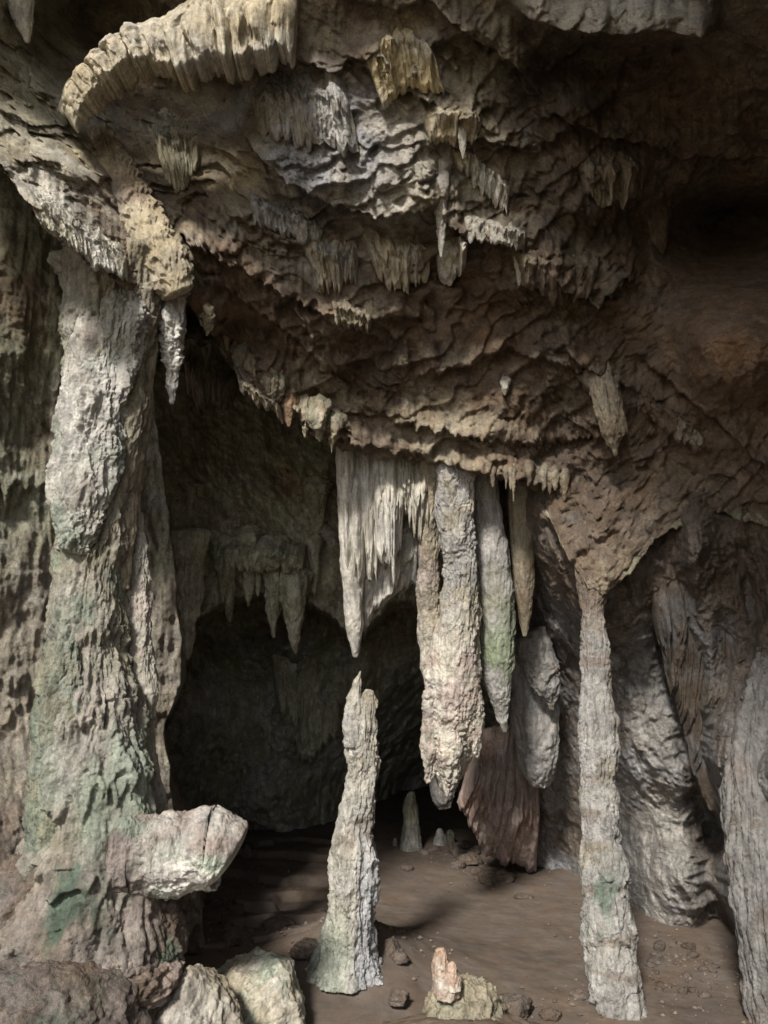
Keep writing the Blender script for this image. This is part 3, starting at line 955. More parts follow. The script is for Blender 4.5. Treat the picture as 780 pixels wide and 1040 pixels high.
# ------------------------------------------------------------------ added rock wall out of view, its gap shaped to keep sun off the right
def build_light_block():
    """an unseen rock wall added to shape the light: open to the left, closed on the right and above"""
    nr, na = 40, 160
    th = np.linspace(0, 2 * np.pi, na, endpoint=True)
    # outline of the gap that lets the light in, in x, z
    mx = np.interp(th, np.linspace(0, 2 * np.pi, 9), [0.55, -0.65, -2.0, -6.2, -7.5, -7.0, -3.0, 1.6, 0.55])
    mz = np.interp(th, np.linspace(0, 2 * np.pi, 9), [4.6, 7.6, 9.6, 9.0, 5.0, 0.4, -0.6, -0.6, 4.6])
    c = np.array([-2.0, 4.5])
    t = np.linspace(0, 1, nr)
    X = mx[None] + (mx - c[0])[None] * t[:, None] ** 1.2 * 3.0
    Z = mz[None] + (mz - c[1])[None] * t[:, None] ** 1.2 * 2.5
    Y = -0.4 - 0.9 * np.exp(-t[:, None] * 9) * 0 + 0.0 * X - 1.2 * t[:, None]
    W = np.stack([X, Y, Z], -1)
    W = W + (0.35 * fbm(W, 0.6, 4, seed=76))[..., None] * np.array([0.8, 1, 0.8])
    back = W[::-1] - np.array([0, 1.0, 0])
    A = np.concatenate([W[::-1][:0], back[:-1], back[-1:] + np.array([0, 0.5, 0]), W], 0)
    C = palette(A, BROWN, [(TAN * 0.8, 0.1)], 0.7, 12.0)
    mk("cave_wall_light_block", A, quads(A.shape[0], na), M_WALL, C, kind="structure", label="added rock wall behind the viewer that blocks light from the right", cat="cave wall")


build_light_block()

# ================================================================== THE THINGS
def vrow(y, rows):
    """rows (px, py, half width) of an upright thing standing at distance y -> (px, py, depth, half width)"""
    return [(a, b, y / (_c - (520.0 - b) / FPX * _s), r) for a, b, r in rows]


def drow(d, rows):
    return [(a, b, d, r) for a, b, r in rows]


def ground(px, py, z=0.0):
    """depth at which the view through a photo point meets the floor"""
    for _ in range(4):
        up = (520.0 - py) / FPX
        d = (z - CAM[2]) / (_s + up * _c)
        p = P(px, py, d)
        z = float(floor_z(np.array([p[0]]), np.array([p[1]]))[0])
    return d


def hit_y(px, py):
    return float(P(px, py, ground(px, py))[1])


def cz(px, py, off=0.06):
    return float(surf(px, py)) - off


def ccol(base, others=(), scale=2.0, seed=0.0, tip=None):
    def f(W, s, th, N):
        C = palette(W, base, list(others), scale, seed)
        if tip is not None:
            C = mixc(C, tip, sst(0.55, 0.95, s) * np.ones(W.shape[:-1]))
        return C
    return f


# ------------------------------------------------------------------ the thick column on the left
root = empty("limestone_column", P(95, 960, 3.5), "massive pale green limestone column on the left joining ceiling and floor", "column")


def c_shaft(W, s, th, N):
    C = palette(W, CREAM * 0.56, [(OLIVE * 0.7, 0.05), (PINK * 0.65, 0.3), (GREEN * 0.75, 0.2)], 2.4, 21.0)
    side = sst(-0.35, 0.25, np.cos(th) + 0.25 * fbm(W, 2.0, 3, seed=22)) * np.ones(W.shape[:-1])
    C = mixc(C, TAN * 0.6, 0.7 * side * sst(0.5, 0.3, s))
    C = mixc(C, GREEN * 0.72, 0.8 * sst(0.4, 0.65, s) * sst(-0.1, 0.3, fbm(W, [3, 3, 1.2], 4, seed=23)))
    C = mixc(C, mixc(PINK * 0.42, BROWN * 0.8, sst(-0.2, 0.3, fbm(W, 3, 4, seed=124))), 0.85 * sst(0.74, 0.86, s + 0.12 * fbm(W, 3, 5, 0.65, seed=125)))
    C = mixc(C, DGREEN * 0.8, 0.85 * sst(0.68, 0.76, s) * sst(0.2, 0.45, fbm(W, [4, 4, 1.5], 4, seed=24)))
    return C


tube("shaft", vrow(3.62, [(114, 255, 66), (114, 290, 48), (114, 330, 43), (112, 380, 41), (109, 430, 40), (104, 490, 33), (98, 545, 32), (93, 600, 35), (91, 660, 40), (92, 710, 46),
                          (95, 760, 53), (98, 810, 57), (98, 850, 62), (94, 890, 74), (86, 930, 92), (76, 970, 112), (66, 1015, 130)]), M_CRUST, c_shaft, rz=0.95,
     flute=(0.09, 9), tiers=(10, 0.26, 0.5, 18), crag=(0.036, 4.5), pop=(0.012, 26), lobes=0.2, seed=2.0, parent=root)


def c_crust(W, s, th, N):
    C = palette(W, PALE * 0.75, [(GREEN * 0.72, 0.15), (CREAM * 0.65, 0.1), (PINK * 0.68, 0.35)], 3.0, 25.0)
    return C


tube("pale_crust", vrow(3.5, [(118, 296, 20), (116, 320, 34), (108, 360, 36), (98, 410, 36), (90, 450, 34), (84, 500, 30), (78, 535, 24), (70, 562, 12)]), M_CRUST, c_crust, rz=0.7,
     flute=(0.05, 8), crag=(0.045, 5.0), pop=(0.016, 34), lobes=0.15, seed=3.0, parent=root)
tube("side_flute", vrow(3.66, [(150, 290, 12), (144, 360, 16), (137, 430, 16), (127, 500, 13), (122, 560, 12), (124, 600, 6)]), M_FLOW,
     ccol(TAN * 0.75, [(BROWN, 0.1)], 2, 26), rz=0.8, flute=(0.12, 14), crag=(0.015, 6), seed=4.0, parent=root)
tube("side_flute", vrow(3.75, [(138, 520, 6), (140, 590, 11), (142, 660, 12), (149, 700, 12), (146, 745, 11), (150, 790, 15), (146, 850, 22), (138, 900, 26)]), M_CRUST,
     ccol(CREAM * 0.75, [(PINK * 0.8, 0.1), (OLIVE * 0.8, 0.2)], 2.5, 27), rz=0.9, flute=(0.08, 8), tiers=(5, 0.12, 0.5, 7), crag=(0.025, 6), pop=(0.008, 30), seed=5.0, parent=root)
tube("front_flute", vrow(3.47, [(68, 650, 14), (66, 690, 25), (63, 740, 29), (58, 800, 30), (58, 850, 30), (56, 920, 20)]), M_CRUST,
     ccol(OLIVE * 0.7, [(GREEN * 0.62, 0.0), (DGREEN, 0.25)], 3.0, 28), rz=0.6, flute=(0.14, 10), tiers=(6, 0.2, 0.6, 10), crag=(0.025, 6), pop=(0.008, 30), seed=6.0, parent=root)


def c_base(W, s, th, N):
    C = palette(W, PINK * 0.36, [(BROWN * 0.75, 0.05), (GREEN * 0.42, 0.25)], 2.4, 30.0)
    return mixc(C, DGREEN, 0.75 * sst(0.18, 0.4, fbm(W, [2.4, 2.4, 1.5], 4, seed=31)) * sst(0.75, 0.5, s))


boulder("flowstone_foot", 40, 925, 3.3, 52, 58, 0.2, M_CRUST, c_base, amp=0.2, freq=1.6, pop=(0.014, 26), seed=8.0, parent=root)
boulder("flowstone_foot", 138, 955, 3.32, 44, 46, 0.2, M_CRUST, c_base, amp=0.25, freq=1.6, pop=(0.014, 26), seed=8.6, parent=root)


def c_ledge(W, s, th, N):
    C = palette(W, PINK * 0.68, [(PALE * 0.66, 0.0), (BROWN, 0.35)], 5, 32.0)
    low = sst(0.05, -0.05, W[..., 2] - (0.93 + 0.1 * fbm(W, 5, 3, seed=33)))
    C = mixc(C, mixc(PALE, GREEN * 1.05, sst(-0.2, 0.3, fbm(W, 4, 3, seed=34))), low)
    return mixc(C, mixc(PINK * 0.5, GREEN * 0.6, sst(-0.2, 0.2, fbm(W, 4, 4, seed=134))), sst(0.5, 0.2, s + 0.15 * fbm(W, 5, 4, seed=135)))


tube("ledge", drow(3.28, [(112, 868, 40), (140, 870, 42), (165, 868, 39), (180, 868, 40), (196, 867, 37), (214, 860, 42), (228, 864, 40), (238, 871, 32)]), M_CRUST, c_ledge,
     n=170, m=240, rz=0.9, crag=(0.022, 6.0), pop=(0.014, 32), lobes=0.12, seed=9.0, parent=root)

# ------------------------------------------------------------------ hanging stones in the middle
root = empty("hanging_drapery", P(385, 458, 5.1), "white fluted flowstone drapery hanging from the ceiling lip above the free-standing stalagmite", "flowstone drapery")
c_dr = ccol(PALE * 0.92, [(CREAM * 0.9, 0.05), (GREY, 0.3)], 2.2, 40)
curtain("lower_sheet", [(346, 520, 5.2), (385, 530, 5.25), (428, 520, 5.3)], [(360, 655, 5.15), (382, 618, 5.2), (402, 602, 5.25), (424, 592, 5.3)], M_FLOW,
        ccol(PALE * 0.8, [(CREAM * 0.8, 0.0), (BROWN, 0.45)], 2.5, 41), thick=0.12, drip=18, ndrip=5, seed=1.3, flute=0.6, parent=root)
curtain("front_fold", [(342, 448, 5.12), (362, 450, 5.1), (388, 452, 5.14)], [(350, 600, 5.06), (366, 590, 5.06), (386, 560, 5.1)], M_FLOW, c_dr,
        thick=0.15, drip=70, ndrip=4, seed=2.1, flute=0.85, crag=(0.014, 8), scales=(1.4, 0.03), parent=root)
curtain("front_fold", [(376, 450, 5.1), (398, 455, 5.08), (414, 458, 5.12)], [(382, 560, 5.04), (394, 572, 5.02), (408, 545, 5.06)], M_FLOW, c_dr,
        thick=0.14, drip=60, ndrip=4, seed=3.3, flute=0.85, crag=(0.014, 8), scales=(2.1, 0.04), parent=root)
curtain("front_fold", [(404, 454, 5.14), (422, 460, 5.12), (442, 462, 5.16)], [(408, 515, 5.08), (422, 535, 5.08), (438, 545, 5.12)], M_FLOW, ccol(CREAM * 0.8, [(TAN * 0.8, 0.05), (GREY, 0.3)], 2.2, 143),
        thick=0.13, drip=50, ndrip=5, seed=4.9, flute=0.85, crag=(0.014, 8), scales=(2.6, 0.05), parent=root)
tube("long_fold", drow(5.06, [(350, 452, 9), (351, 500, 9), (353, 560, 8), (358, 610, 10), (361, 645, 8), (361, 668, 2)]), M_FLOW, c_dr, rz=1.0, flute=(0.12, 8), crag=(0.01, 9), seed=12.0, parent=root)


def c_main(W, s, th, N):
    C = palette(W, GREY * 0.9, [(TAN * 0.8, 0.1), (OLIVE * 0.8, 0.3)], 3.0, 42.0)
    C = mixc(C, mixc(CREAM, PINK, sst(-0.2, 0.3, fbm(W, 6, 4, seed=43))), sst(0.4, 0.62, s + 0.1 * fbm(W, 3, 2, seed=44)))  # lower end painted paler, as lit below the ceiling lip
    return mixc(C, ORANGE * 1.1, 0.4 * sst(0.2, 0.5, fbm(W, 7, 4, seed=45)) * sst(0.5, 0.7, s))


G_MID = "long stalactites hanging together in the middle"
root = empty("stalactite", P(463, 455, 5.1), "largest hanging stalactite, its swollen crusty end knobbly and coloured paler as if lit", "stalactite", G_MID)
tube("shaft", [(463, 425, 5.4, 34), (463, 448, 5.18, 26)] + drow(5.05, [(463, 475, 20), (463, 510, 18), (465, 550, 18), (468, 590, 17), (466, 625, 20), (461, 660, 25), (459, 700, 27), (458, 735, 27), (457, 765, 24), (456, 785, 17), (455, 800, 9), (455, 808, 2)]),
     M_CRUST, c_main, rz=0.95, flute=(0.07, 8), tiers=(13, 0.09, 0.5, 10), crag=(0.02, 8.0), pop=(0.022, 26), lobes=0.16, seed=15.0, k=2, parent=root)
c_tip = ccol(CREAM * 0.95, [(PINK, 0.0), (ORANGE * 1.1, 0.35)], 6, 145)
tube("tip", drow(4.98, [(441, 700, 8), (440, 730, 11), (438, 760, 10), (436, 780, 7), (435, 796, 2)]), M_CRUST, c_tip, flute=(0.1, 6), crag=(0.02, 9), pop=(0.016, 28), lobes=0.25, seed=151.0, parent=root)
tube("tip", drow(5.0, [(477, 680, 8), (480, 715, 11), (482, 740, 10), (483, 758, 7), (484, 770, 2)]), M_CRUST, c_tip, flute=(0.1, 6), crag=(0.02, 9), pop=(0.016, 28), lobes=0.25, seed=152.0, parent=root)
tube("tip", drow(4.92, [(455, 735, 7), (458, 760, 13), (457, 780, 11), (455, 798, 6), (454, 810, 1.5)]), M_CRUST, c_tip, flute=(0.1, 6), crag=(0.02, 9), pop=(0.018, 28), lobes=0.25, seed=153.0, parent=root)
tube("stalactite", drow(5.12, [(437, 430, 14), (436, 468, 12), (435, 520, 9), (436, 580, 11), (435, 640, 11), (435, 680, 8), (436, 700, 5)]), M_CRUST,
     ccol(TAN * 0.75, [(PINK * 0.8, 0.1)], 3, 46, tip=CREAM * 0.95), rz=1.0, flute=(0.1, 8), crag=(0.018, 9), pop=(0.012, 34), seed=16.0, group=G_MID,
     label="narrow tan stalactite pressed against the left side of the largest one", cat="stalactite")


def c_second(W, s, th, N):
    C = palette(W, GREY * 0.85, [(OLIVE * 0.8, 0.15), (PALE * 0.8, 0.3)], 3.0, 47.0)
    return mixc(C, lin(112, 130, 88), 0.65 * gauss(s, 0 * s, 0.72, 0, 0.14, 1) * sst(-0.2, 0.2, fbm(W, 6, 3, seed=48)))


tube("stalactite", drow(5.2, [(488, 435, 22), (490, 470, 15), (494, 510, 13), (500, 560, 16), (503, 610, 19), (504, 650, 19), (506, 690, 15), (510, 725, 7), (513, 744, 2)]), M_FLOW, c_second, rz=0.9,
     flute=(0.09, 7), tiers=(9, 0.06, 0.35, 5), crag=(0.014, 8), pop=(0.006, 34), seed=17.0, group=G_MID,
     label="grey stalactite with a mossy green streak near its tip, right of the largest one", cat="stalactite")
tube("stalactite", drow(5.3, [(530, 460, 18), (530, 492, 14), (530, 540, 12), (532, 590, 11), (533, 625, 7), (533, 647, 2)]), M_FLOW, ccol(TAN * 0.62, [(BROWN * 0.9, 0.2)], 3, 49), rz=0.9,
     flute=(0.05, 6), crag=(0.01, 7), seed=18.0, group=G_MID, label="smooth tapering brown stalactite, last on the right of the long hanging group", cat="stalactite")
tube("stalactite", drow(6.4, [(448, 770, 14), (449, 795, 13), (450, 812, 10), (452, 821, 4)]), M_CRUST, ccol(GREY * 0.7, [(BROWN, 0.1)], 3, 50), seed=19.0, crag=(0.03, 6), pop=(0.01, 20),
     label="stubby grey stalactite hanging behind the tip of the largest one", cat="stalactite")

# flowstone on the right wall behind them
root = empty("red_flowstone", P(505, 740, 6.2), "rust red flowstone fan spreading down to the floor behind the hanging stalactites", "flowstone")
curtain("fan", [(486, 742, 6.25), (512, 735, 6.25), (548, 745, 6.3)], [(464, 812, 6.1), (492, 866, 6.2), (545, 884, 6.35)], M_FLOW,
        ccol(lin(158, 139, 129), [(lin(134, 113, 104), 0.1), (PINK * 0.9, 0.15)], 3.5, 51), thick=0.3, drip=16, ndrip=11, seed=3.7, flute=0.6, crag=(0.05, 5), parent=root)
tube("bulging_flowstone", drow(5.85, [(528, 640, 14), (535, 680, 20), (543, 720, 24), (547, 755, 23), (549, 782, 18), (549, 800, 8)]), M_FLOW,
     ccol(GREY * 0.8, [(BLUE * 0.8, 0.1), (PINK * 0.7, 0.35)], 2.5, 53), rz=0.8, flute=(0.06, 6), tiers=(3, 0.05, 0.3, 5), crag=(0.025, 5), lobes=0.2, seed=21.0,
     label="rounded grey flowstone bulge like a drop on the right wall above the red fan", cat="flowstone")
tube("stalactite", drow(5.65, [(536, 640, 15), (547, 670, 17), (556, 700, 13), (561, 722, 3)]), M_CRUST, ccol(GREY * 0.7, [(BROWN * 0.9, 0.1)], 3, 54), rz=0.8, flute=(0.15, 8), tiers=(4, 0.12, 0.5, 6),
     crag=(0.03, 6), seed=22.0, label="slanting ragged grey stalactite on the right wall above the rounded bulge", cat="stalactite")

# ------------------------------------------------------------------ the free-standing stalagmite
def c_stal(W, s, th, N):
    C = palette(W, CREAM * 0.7, [(PALE * 0.75, 0.1), (TAN * 0.6, 0.25)], 3.0, 60.0)
    C = mixc(C, BLUE * 0.8, 0.75 * sst(0.0, 0.5, np.cos(th) + 0.4 * fbm(W, 4, 3, seed=61)) * sst(0.75, 0.25, s))
    C = mixc(C, GREEN * 0.8, 0.6 * sst(0.3, -0.3, np.cos(th) + 0.5 * fbm(W, 4, 3, seed=62)) * sst(0.35, 0.1, s))
    return mixc(C, BROWN * 0.7, 0.7 * sst(0.15, 0.4, fbm(W, 4.5, 4, seed=63)) * sst(0.3, 0.5, s) * sst(0.8, 0.6, s))


y0 = hit_y(352, 968)
root = empty("stalagmite", P(352, 970, ground(352, 968)), "tall slim pale stalagmite standing free in the middle of the floor", "stalagmite")
tube("shaft", vrow(y0, [(352, 996, 44), (352, 982, 34), (353, 966, 28), (355, 945, 25), (358, 905, 23), (358, 875, 23), (357, 845, 20), (361, 815, 17), (367, 785, 13), (369, 750, 15), (371, 725, 13), (373, 712, 12), (376, 700, 4)]), M_CRUST, c_stal,
     rz=0.9, flute=(0.12, 7), tiers=(7, 0.1, 0.35, 7), crag=(0.03, 7), pop=(0.01, 34), lobes=0.22, seed=23.0, k=4, endcap=(0.1, 0.3), parent=root)
tube("peak", vrow(y0 - 0.03, [(359, 760, 8), (359, 730, 9), (361, 708, 7), (364, 692, 4), (366, 681, 1)]), M_CRUST, ccol(CREAM * 0.8, [(GREY, 0.1)], 4, 64), flute=(0.1, 6), crag=(0.02, 9), seed=24.0, parent=root)


# ------------------------------------------------------------------ the thin column on the right
def c_thin(W, s, th, N):
    C = palette(W, GREY * 0.8, [(PALE * 0.62, 0.05), (TAN * 0.55, 0.25)], 3.0, 65.0)
    C = mixc(C, BROWN * 0.9, 0.6 * sst(0.1, 0.4, fbm(W, [3, 3, 12], 4, seed=66)))
    C = mixc(C, BROWN * 0.9, 0.9 * sst(0.2, 0.08, s + 0.06 * fbm(W, 6, 4, seed=166)))
    return mixc(C, DGREEN * 1.1, 0.8 * gauss(s, 0 * s, 0.66, 0, 0.06, 1) * sst(-0.1, 0.25, fbm(W, [9, 9, 5], 4, seed=67)))


root = empty("thin_column", P(625, 1035, 3.8), "slender pale stepped limestone column on the right rising from floor to ceiling", "column")
yR = 4.05
dT, dB = float(np.max(surf(np.array([590, 604, 618]), np.array([575, 575, 575])))) + 0.02, 3.83
thin = [(602, 590, 16), (602, 606, 13), (602, 622, 11), (603, 645, 11), (605, 680, 14), (606, 712, 15), (606, 722, 15), (608, 735, 19), (608, 765, 17), (607, 795, 16), (608, 810, 20), (609, 838, 17),
        (610, 858, 20), (612, 872, 23), (615, 905, 24), (618, 938, 25), (620, 958, 28), (622, 985, 26), (628, 1020, 26), (634, 1050, 27), (640, 1090, 30)]
tube("shaft", [(602, 556, dT + 0.25, 24), (602, 574, dT + 0.08, 20)] + [(a_, b_, dT + (dB - dT) * min(1.0, (b_ - 590) / 440.0), r_) for a_, b_, r_ in thin], M_CRUST, c_thin, rz=0.95, flute=(0.1, 9),
     tiers=(9.5, 0.22, 0.25, 11), crag=(0.02, 8), pop=(0.012, 30), lobes=0.12, seed=25.0, k=2, parent=root)

# fluted flowstone at the right edge of the view
tube("flowstone_fold", [(800, 640, 4.6, 20), (796, 700, 4.35, 36), (790, 800, 4.0, 48), (795, 900, 3.85, 48), (810, 1000, 3.75, 52), (822, 1100, 3.65, 56)], M_FLOW,
     ccol(GREY * 0.5, [(PINK * 0.4, 0.1), (BROWN * 0.8, 0.3)], 2, 75), rz=0.9, flute=(0.3, 14), crag=(0.03, 5), lobes=0.15, seed=31.0,
     label="pale fluted flowstone fold leaning into the view at the lower right corner", cat="flowstone")

# ------------------------------------------------------------------ small stalagmites
def stalagmite(px, py, h, r, colour, label, seed, group=None, z=None, dep=None):
    d = dep if dep else ground(px, py)
    y = float(P(px, py, d)[1])
    rows = [(px, py + 0.12 * h, r * 1.25), (px, py - 0.1 * h, r), (px + 0.06 * r, py - 0.5 * h, r * 0.82), (px - 0.05 * r, py - 0.82 * h, r * 0.66), (px, py - h, r * 0.3)]
    tube("stalagmite", vrow(y, rows), M_CRUST, colour, rz=0.95, flute=(0.08, 6), tiers=(3, 0.08, 0.3, 5), crag=(0.02, 6), pop=(0.006, 30), lobes=0.12, seed=seed, label=label, cat="stalagmite", group=group)


stalagmite(418, 863, 60, 10, ccol(OLIVE * 0.8, [(GREY * 0.8, 0.1), (DGREEN, 0.3)], 2.5, 80), "knee-high grey green stalagmite at the mouth of the dark passage behind", 32.0)
stalagmite(447, 857, 16, 6.5, ccol(GREY * 0.7, [], 2.5, 81), "stubby grey stalagmite in the dark passage behind", 33.0)
stalagmite(457, 856, 14, 5, ccol(OLIVE * 0.5, [], 2.5, 82), "low dark stalagmite touching the stubby grey one in the passage", 34.0)
stalagmite(401, 859, 8, 2.8, ccol(GREY * 0.8, [], 2.5, 83), "tiny pale stalagmite beside the knee-high one in the passage", 35.0)
stalagmite(251, 871, 14, 4.5, ccol(BROWN * 0.9, [], 2.5, 84), "tiny brown stalagmite on the rimmed steps behind the ledge", 36.0)

# rock with a little pink stalagmite on it
boulder("rock", 472, 1042, 3.62, 40, 42, 0.2, M_CRUST, ccol(OLIVE * 0.75, [(TAN * 0.75, 0.0), (DARK, 0.35)], 3, 85), amp=0.22, freq=1.8, pop=(0.014, 28), seed=37.0,
        label="lumpy olive tan rock at the bottom edge carrying the small pink stalagmite", cat="rock")
root = empty("pink_stalagmite", P(453, 1003, 3.72), "small pinkish orange stalagmite standing on the lumpy rock at the bottom", "stalagmite")
cp = ccol(lin(166, 142, 124), [(lin(160, 136, 120), 0.1), (CREAM, 0.3)], 6, 86)
tube("shaft", drow(3.56, [(453, 1012, 15), (453, 1000, 13), (450, 985, 10), (448, 972, 7.5), (446, 963, 4)]), M_FLOW, cp, n=70, m=80, lobes=0.2, flute=(0.1, 6), crag=(0.012, 12), seed=38.0, parent=root)
tube("lobe", drow(3.53, [(461, 1006, 9), (461, 994, 8), (459, 983, 5), (458, 977, 2.5)]), M_FLOW, cp, n=50, m=60, lobes=0.2, crag=(0.01, 12), seed=39.0, parent=root)

# ------------------------------------------------------------------ boulders in front
root = empty("boulder", P(240, 1060, 3.75), "large pale boulder with green streaks at the bottom edge below the ledge", "boulder")
boulder("pale_half", 258, 1050, 3.62, 56, 58, 0.3, M_CRUST, ccol(CREAM * 0.95, [(TAN * 0.9, 0.1), (GREEN, 0.15)], 3.2, 87), amp=0.2, freq=1.5, pop=(0.008, 26), facet=0.8, seed=40.0, parent=root)
boulder("pinkish_half", 200, 1058, 3.25, 46, 58, 0.24, M_CRUST, ccol(CREAM * 0.72, [(TAN * 0.75, 0.1), (PINK * 0.75, 0.2), (BROWN, 0.4)], 3.2, 88), amp=0.2, freq=1.4, pop=(0.008, 26), facet=0.8, seed=41.0, parent=root)
boulder("boulder", 30, 1052, 2.95, 112, 72, 0.4, M_WALL, ccol(PINK * 0.34, [(DGREEN * 0.9, 0.25), (BROWN * 0.75, 0.1)], 2.0, 89), amp=0.2, freq=1.3, seed=42.0,
        pop=(0.005, 22),
        label="broad smooth brown boulder in the lower left corner below the thick column", cat="boulder")
boulder("boulder", 108, 992, 3.2, 66, 40, 0.3, M_CRUST, ccol(BROWN * 0.85, [(PINK * 0.7, 0.05)], 2.5, 90), amp=0.22, freq=1.5, pop=(0.008, 26), seed=43.0,
        label="pitted pinkish brown boulder wedged at the foot of the thick column", cat="boulder")
boulder("boulder", 480, 1112, 3.4, 150, 62, 0.4, M_SOIL, ccol(BROWN * 0.6, [(SOIL * 0.8, 0.1)], 2.0, 91), amp=0.15, freq=1.4, seed=44.0,
        label="dark earthy boulder under the lumpy rock at the bottom edge", cat="boulder")

# loose stones on the floor
G_ST = "loose stones on the cave floor"
stones = [(225, 918, 15, 8, "flat slab"), (212, 930, 20, 10, "tilted slab"), (238, 925, 8, 7, "small lump"), (240, 950, 14, 9, "rounded lump"), (182, 960, 18, 8, "low slab"), (312, 962, 16, 9, "rounded lump"),
          (285, 938, 14, 6, "flat slab"), (300, 905, 9, 4, "flat slab"), (396, 962, 11, 12, "upright chip"), (405, 970, 9, 6, "small lump"), (470, 862, 14, 8, "angular block"), (477, 872, 12, 7, "angular block"),
          (466, 878, 7, 5, "small lump"), (484, 884, 8, 5, "small lump"), (500, 890, 17, 7, "low slab"), (530, 910, 8, 3, "flat chip"), (430, 865, 5, 3, "pebble"), (442, 862, 6, 3, "pebble"), (412, 880, 7, 4, "pebble"),
          (405, 1012, 10, 7, "half-buried lump"), (520, 1022, 18, 12, "rounded lump"), (560, 1030, 10, 6, "small lump"), (590, 1010, 9, 5, "small lump"),
          (665, 987, 3.6, 2.5, "chip"), (697, 961, 2.3, 1.7, "chip"), (667, 970, 6.0, 3.8, "chip"), (714, 983, 4.6, 2.5, "chip"), (698, 1004, 4.2, 3.0, "chip"), (701, 961, 5.1, 3.4, "chip"), (670, 959, 5.5, 3.5, "chip"), (704, 1005, 4.9, 3.8, "chip"), (678, 1001, 3.9, 3.0, "chip"), (718, 963, 2.7, 1.5, "chip"), (725, 981, 4.6, 2.7, "chip"), (687, 978, 3.5, 2.4, "chip"), (693, 1006, 4.8, 3.7, "chip"), (716, 1011, 4.8, 2.6, "chip"), (716, 1010, 5.6, 3.8, "chip"), (704, 969, 5.4, 3.6, "chip"), (669, 961, 5.4, 4.3, "chip"), (673, 1001, 3.8, 2.0, "chip"), (670, 999, 5.5, 2.8, "chip"), (696, 960, 4.9, 3.0, "chip"), (718, 1010, 4.1, 3.3, "chip"), (671, 962, 4.5, 2.3, "chip"), (662, 980, 4.5, 2.5, "chip"), (669, 1004, 3.4, 2.7, "chip"), (719, 978, 3.9, 2.6, "chip"), (698, 990, 4.3, 3.0, "chip"), (723, 985, 3.8, 2.7, "chip"), (665, 974, 5.9, 3.9, "chip"), (690, 958, 3.8, 2.5, "chip"), (647, 991, 4.6, 2.4, "chip"),
          (325, 925, 5, 3, "pebble"), (262, 900, 6, 3, "pebble")]
WHERE = {0: "lying below the pale ledge, upper of two", 1: "leaning below the pale ledge, lower of two", 2: "beside the slabs under the ledge", 3: "on the dark floor between ledge and pale boulder", 4: "at the right foot of the thick column",
         5: "just left of the free-standing stalagmite", 6: "on the rimmed steps left of the stalagmite", 7: "far back on the rimmed steps", 8: "leaning at the right foot of the free-standing stalagmite", 9: "behind the upright chip at the stalagmite",
         10: "topmost of the pile left of the red fan", 11: "second block of the pile left of the red fan", 12: "at the front of the pile left of the red fan", 13: "between the pile and the red fan", 14: "in front of the red fan", 15: "on the open floor in front of the red fan's right edge",
         16: "left of the pile by the passage", 17: "nearest the dark passage", 18: "alone on the floor below the knee-high stalagmite", 19: "in the floor left of the pink stalagmite", 20: "right of the lumpy rock at the bottom", 21: "between lumpy rock and thin column",
         22: "touching the left foot of the thin column", 53: "left of the stalagmite's base", 54: "on the step below the ledge tip"}
for i, (px, py, rx, ry, k) in enumerate(stones):
    d = ground(px, py + ry * 0.6)
    chip = k == "chip"
    lab = "pebble-sized grey chip in the rubble right of the thin column" if chip else "brown %s %s" % (k, WHERE[i])
    boulder("stone", px, py + 0.35 * ry, d, rx, ry, rx * d / FPX * 0.9, M_WALL, ccol((SOIL * 0.8 if chip else SOIL * 0.95), [(BROWN * 0.6, 0.1)], 4, 92 + i), amp=0.3, freq=1.8, facet=1.0, seed=50.0 + i * 0.7, n=max(24, min(80, rx * 5)), flat=0.6,
            label=lab, cat="stone", group="rubble chips right of the thin column" if chip else G_ST)

# ------------------------------------------------------------------ draperies and stalactites of the ceiling
cY = ccol(TAN * 0.95, [(CREAM * 0.85, 0.1), (ORANGE * 0.95, 0.4)], 2.2, 140)
curtain("drapery", [(58, 112, 3.72), (74, 80, 3.74), (110, 50, 3.76), (160, 20, 3.78), (220, -8, 3.8), (305, -22, 3.84)],
        [(80, 128, 3.66), (104, 104, 3.68), (140, 74, 3.7), (185, 74, 3.7), (240, 74, 3.72), (300, 50, 3.8)], M_FLOW, cY, thick=0.2, drip=34, ndrip=12, scales=(1.4, 0.03), seed=4.2, flute=0.6, crag=(0.014, 9), pop=(0.004, 34), vlow=0.5,
        label="great curved tan drapery of fluted flowstone arching across the upper left of the ceiling", cat="flowstone drapery")
tube("scaled_flowstone", [(98, 132, 4.05, 14), (114, 165, 3.95, 18), (132, 202, 3.9, 22), (150, 238, 3.86, 25), (168, 270, 3.82, 26), (182, 300, 3.82, 15)], M_FLOW, ccol(TAN * 0.85, [(BROWN * 0.95, 0.15)], 3, 141), rz=0.6,
     tiers=(10, 0.3, 0.9, 12), crag=(0.008, 8), seed=60.0, label="slanting tongue of overlapping tan scales left of the ceiling, ending above the thick column", cat="flowstone")
curtain("drapery", [(150, 115, 4.12), (178, 112, 4.1), (206, 122, 4.1)], [(168, 178, 4.05), (186, 188, 4.03), (202, 165, 4.05)], M_FLOW, ccol(OLIVE * 1.0, [(TAN, 0.1)], 3, 142), hug=0.55, thick=0.1, drip=26, ndrip=6, seed=5.5, flute=0.8,
        label="small olive drapery with finger-like drips under the great curved one", cat="flowstone drapery")
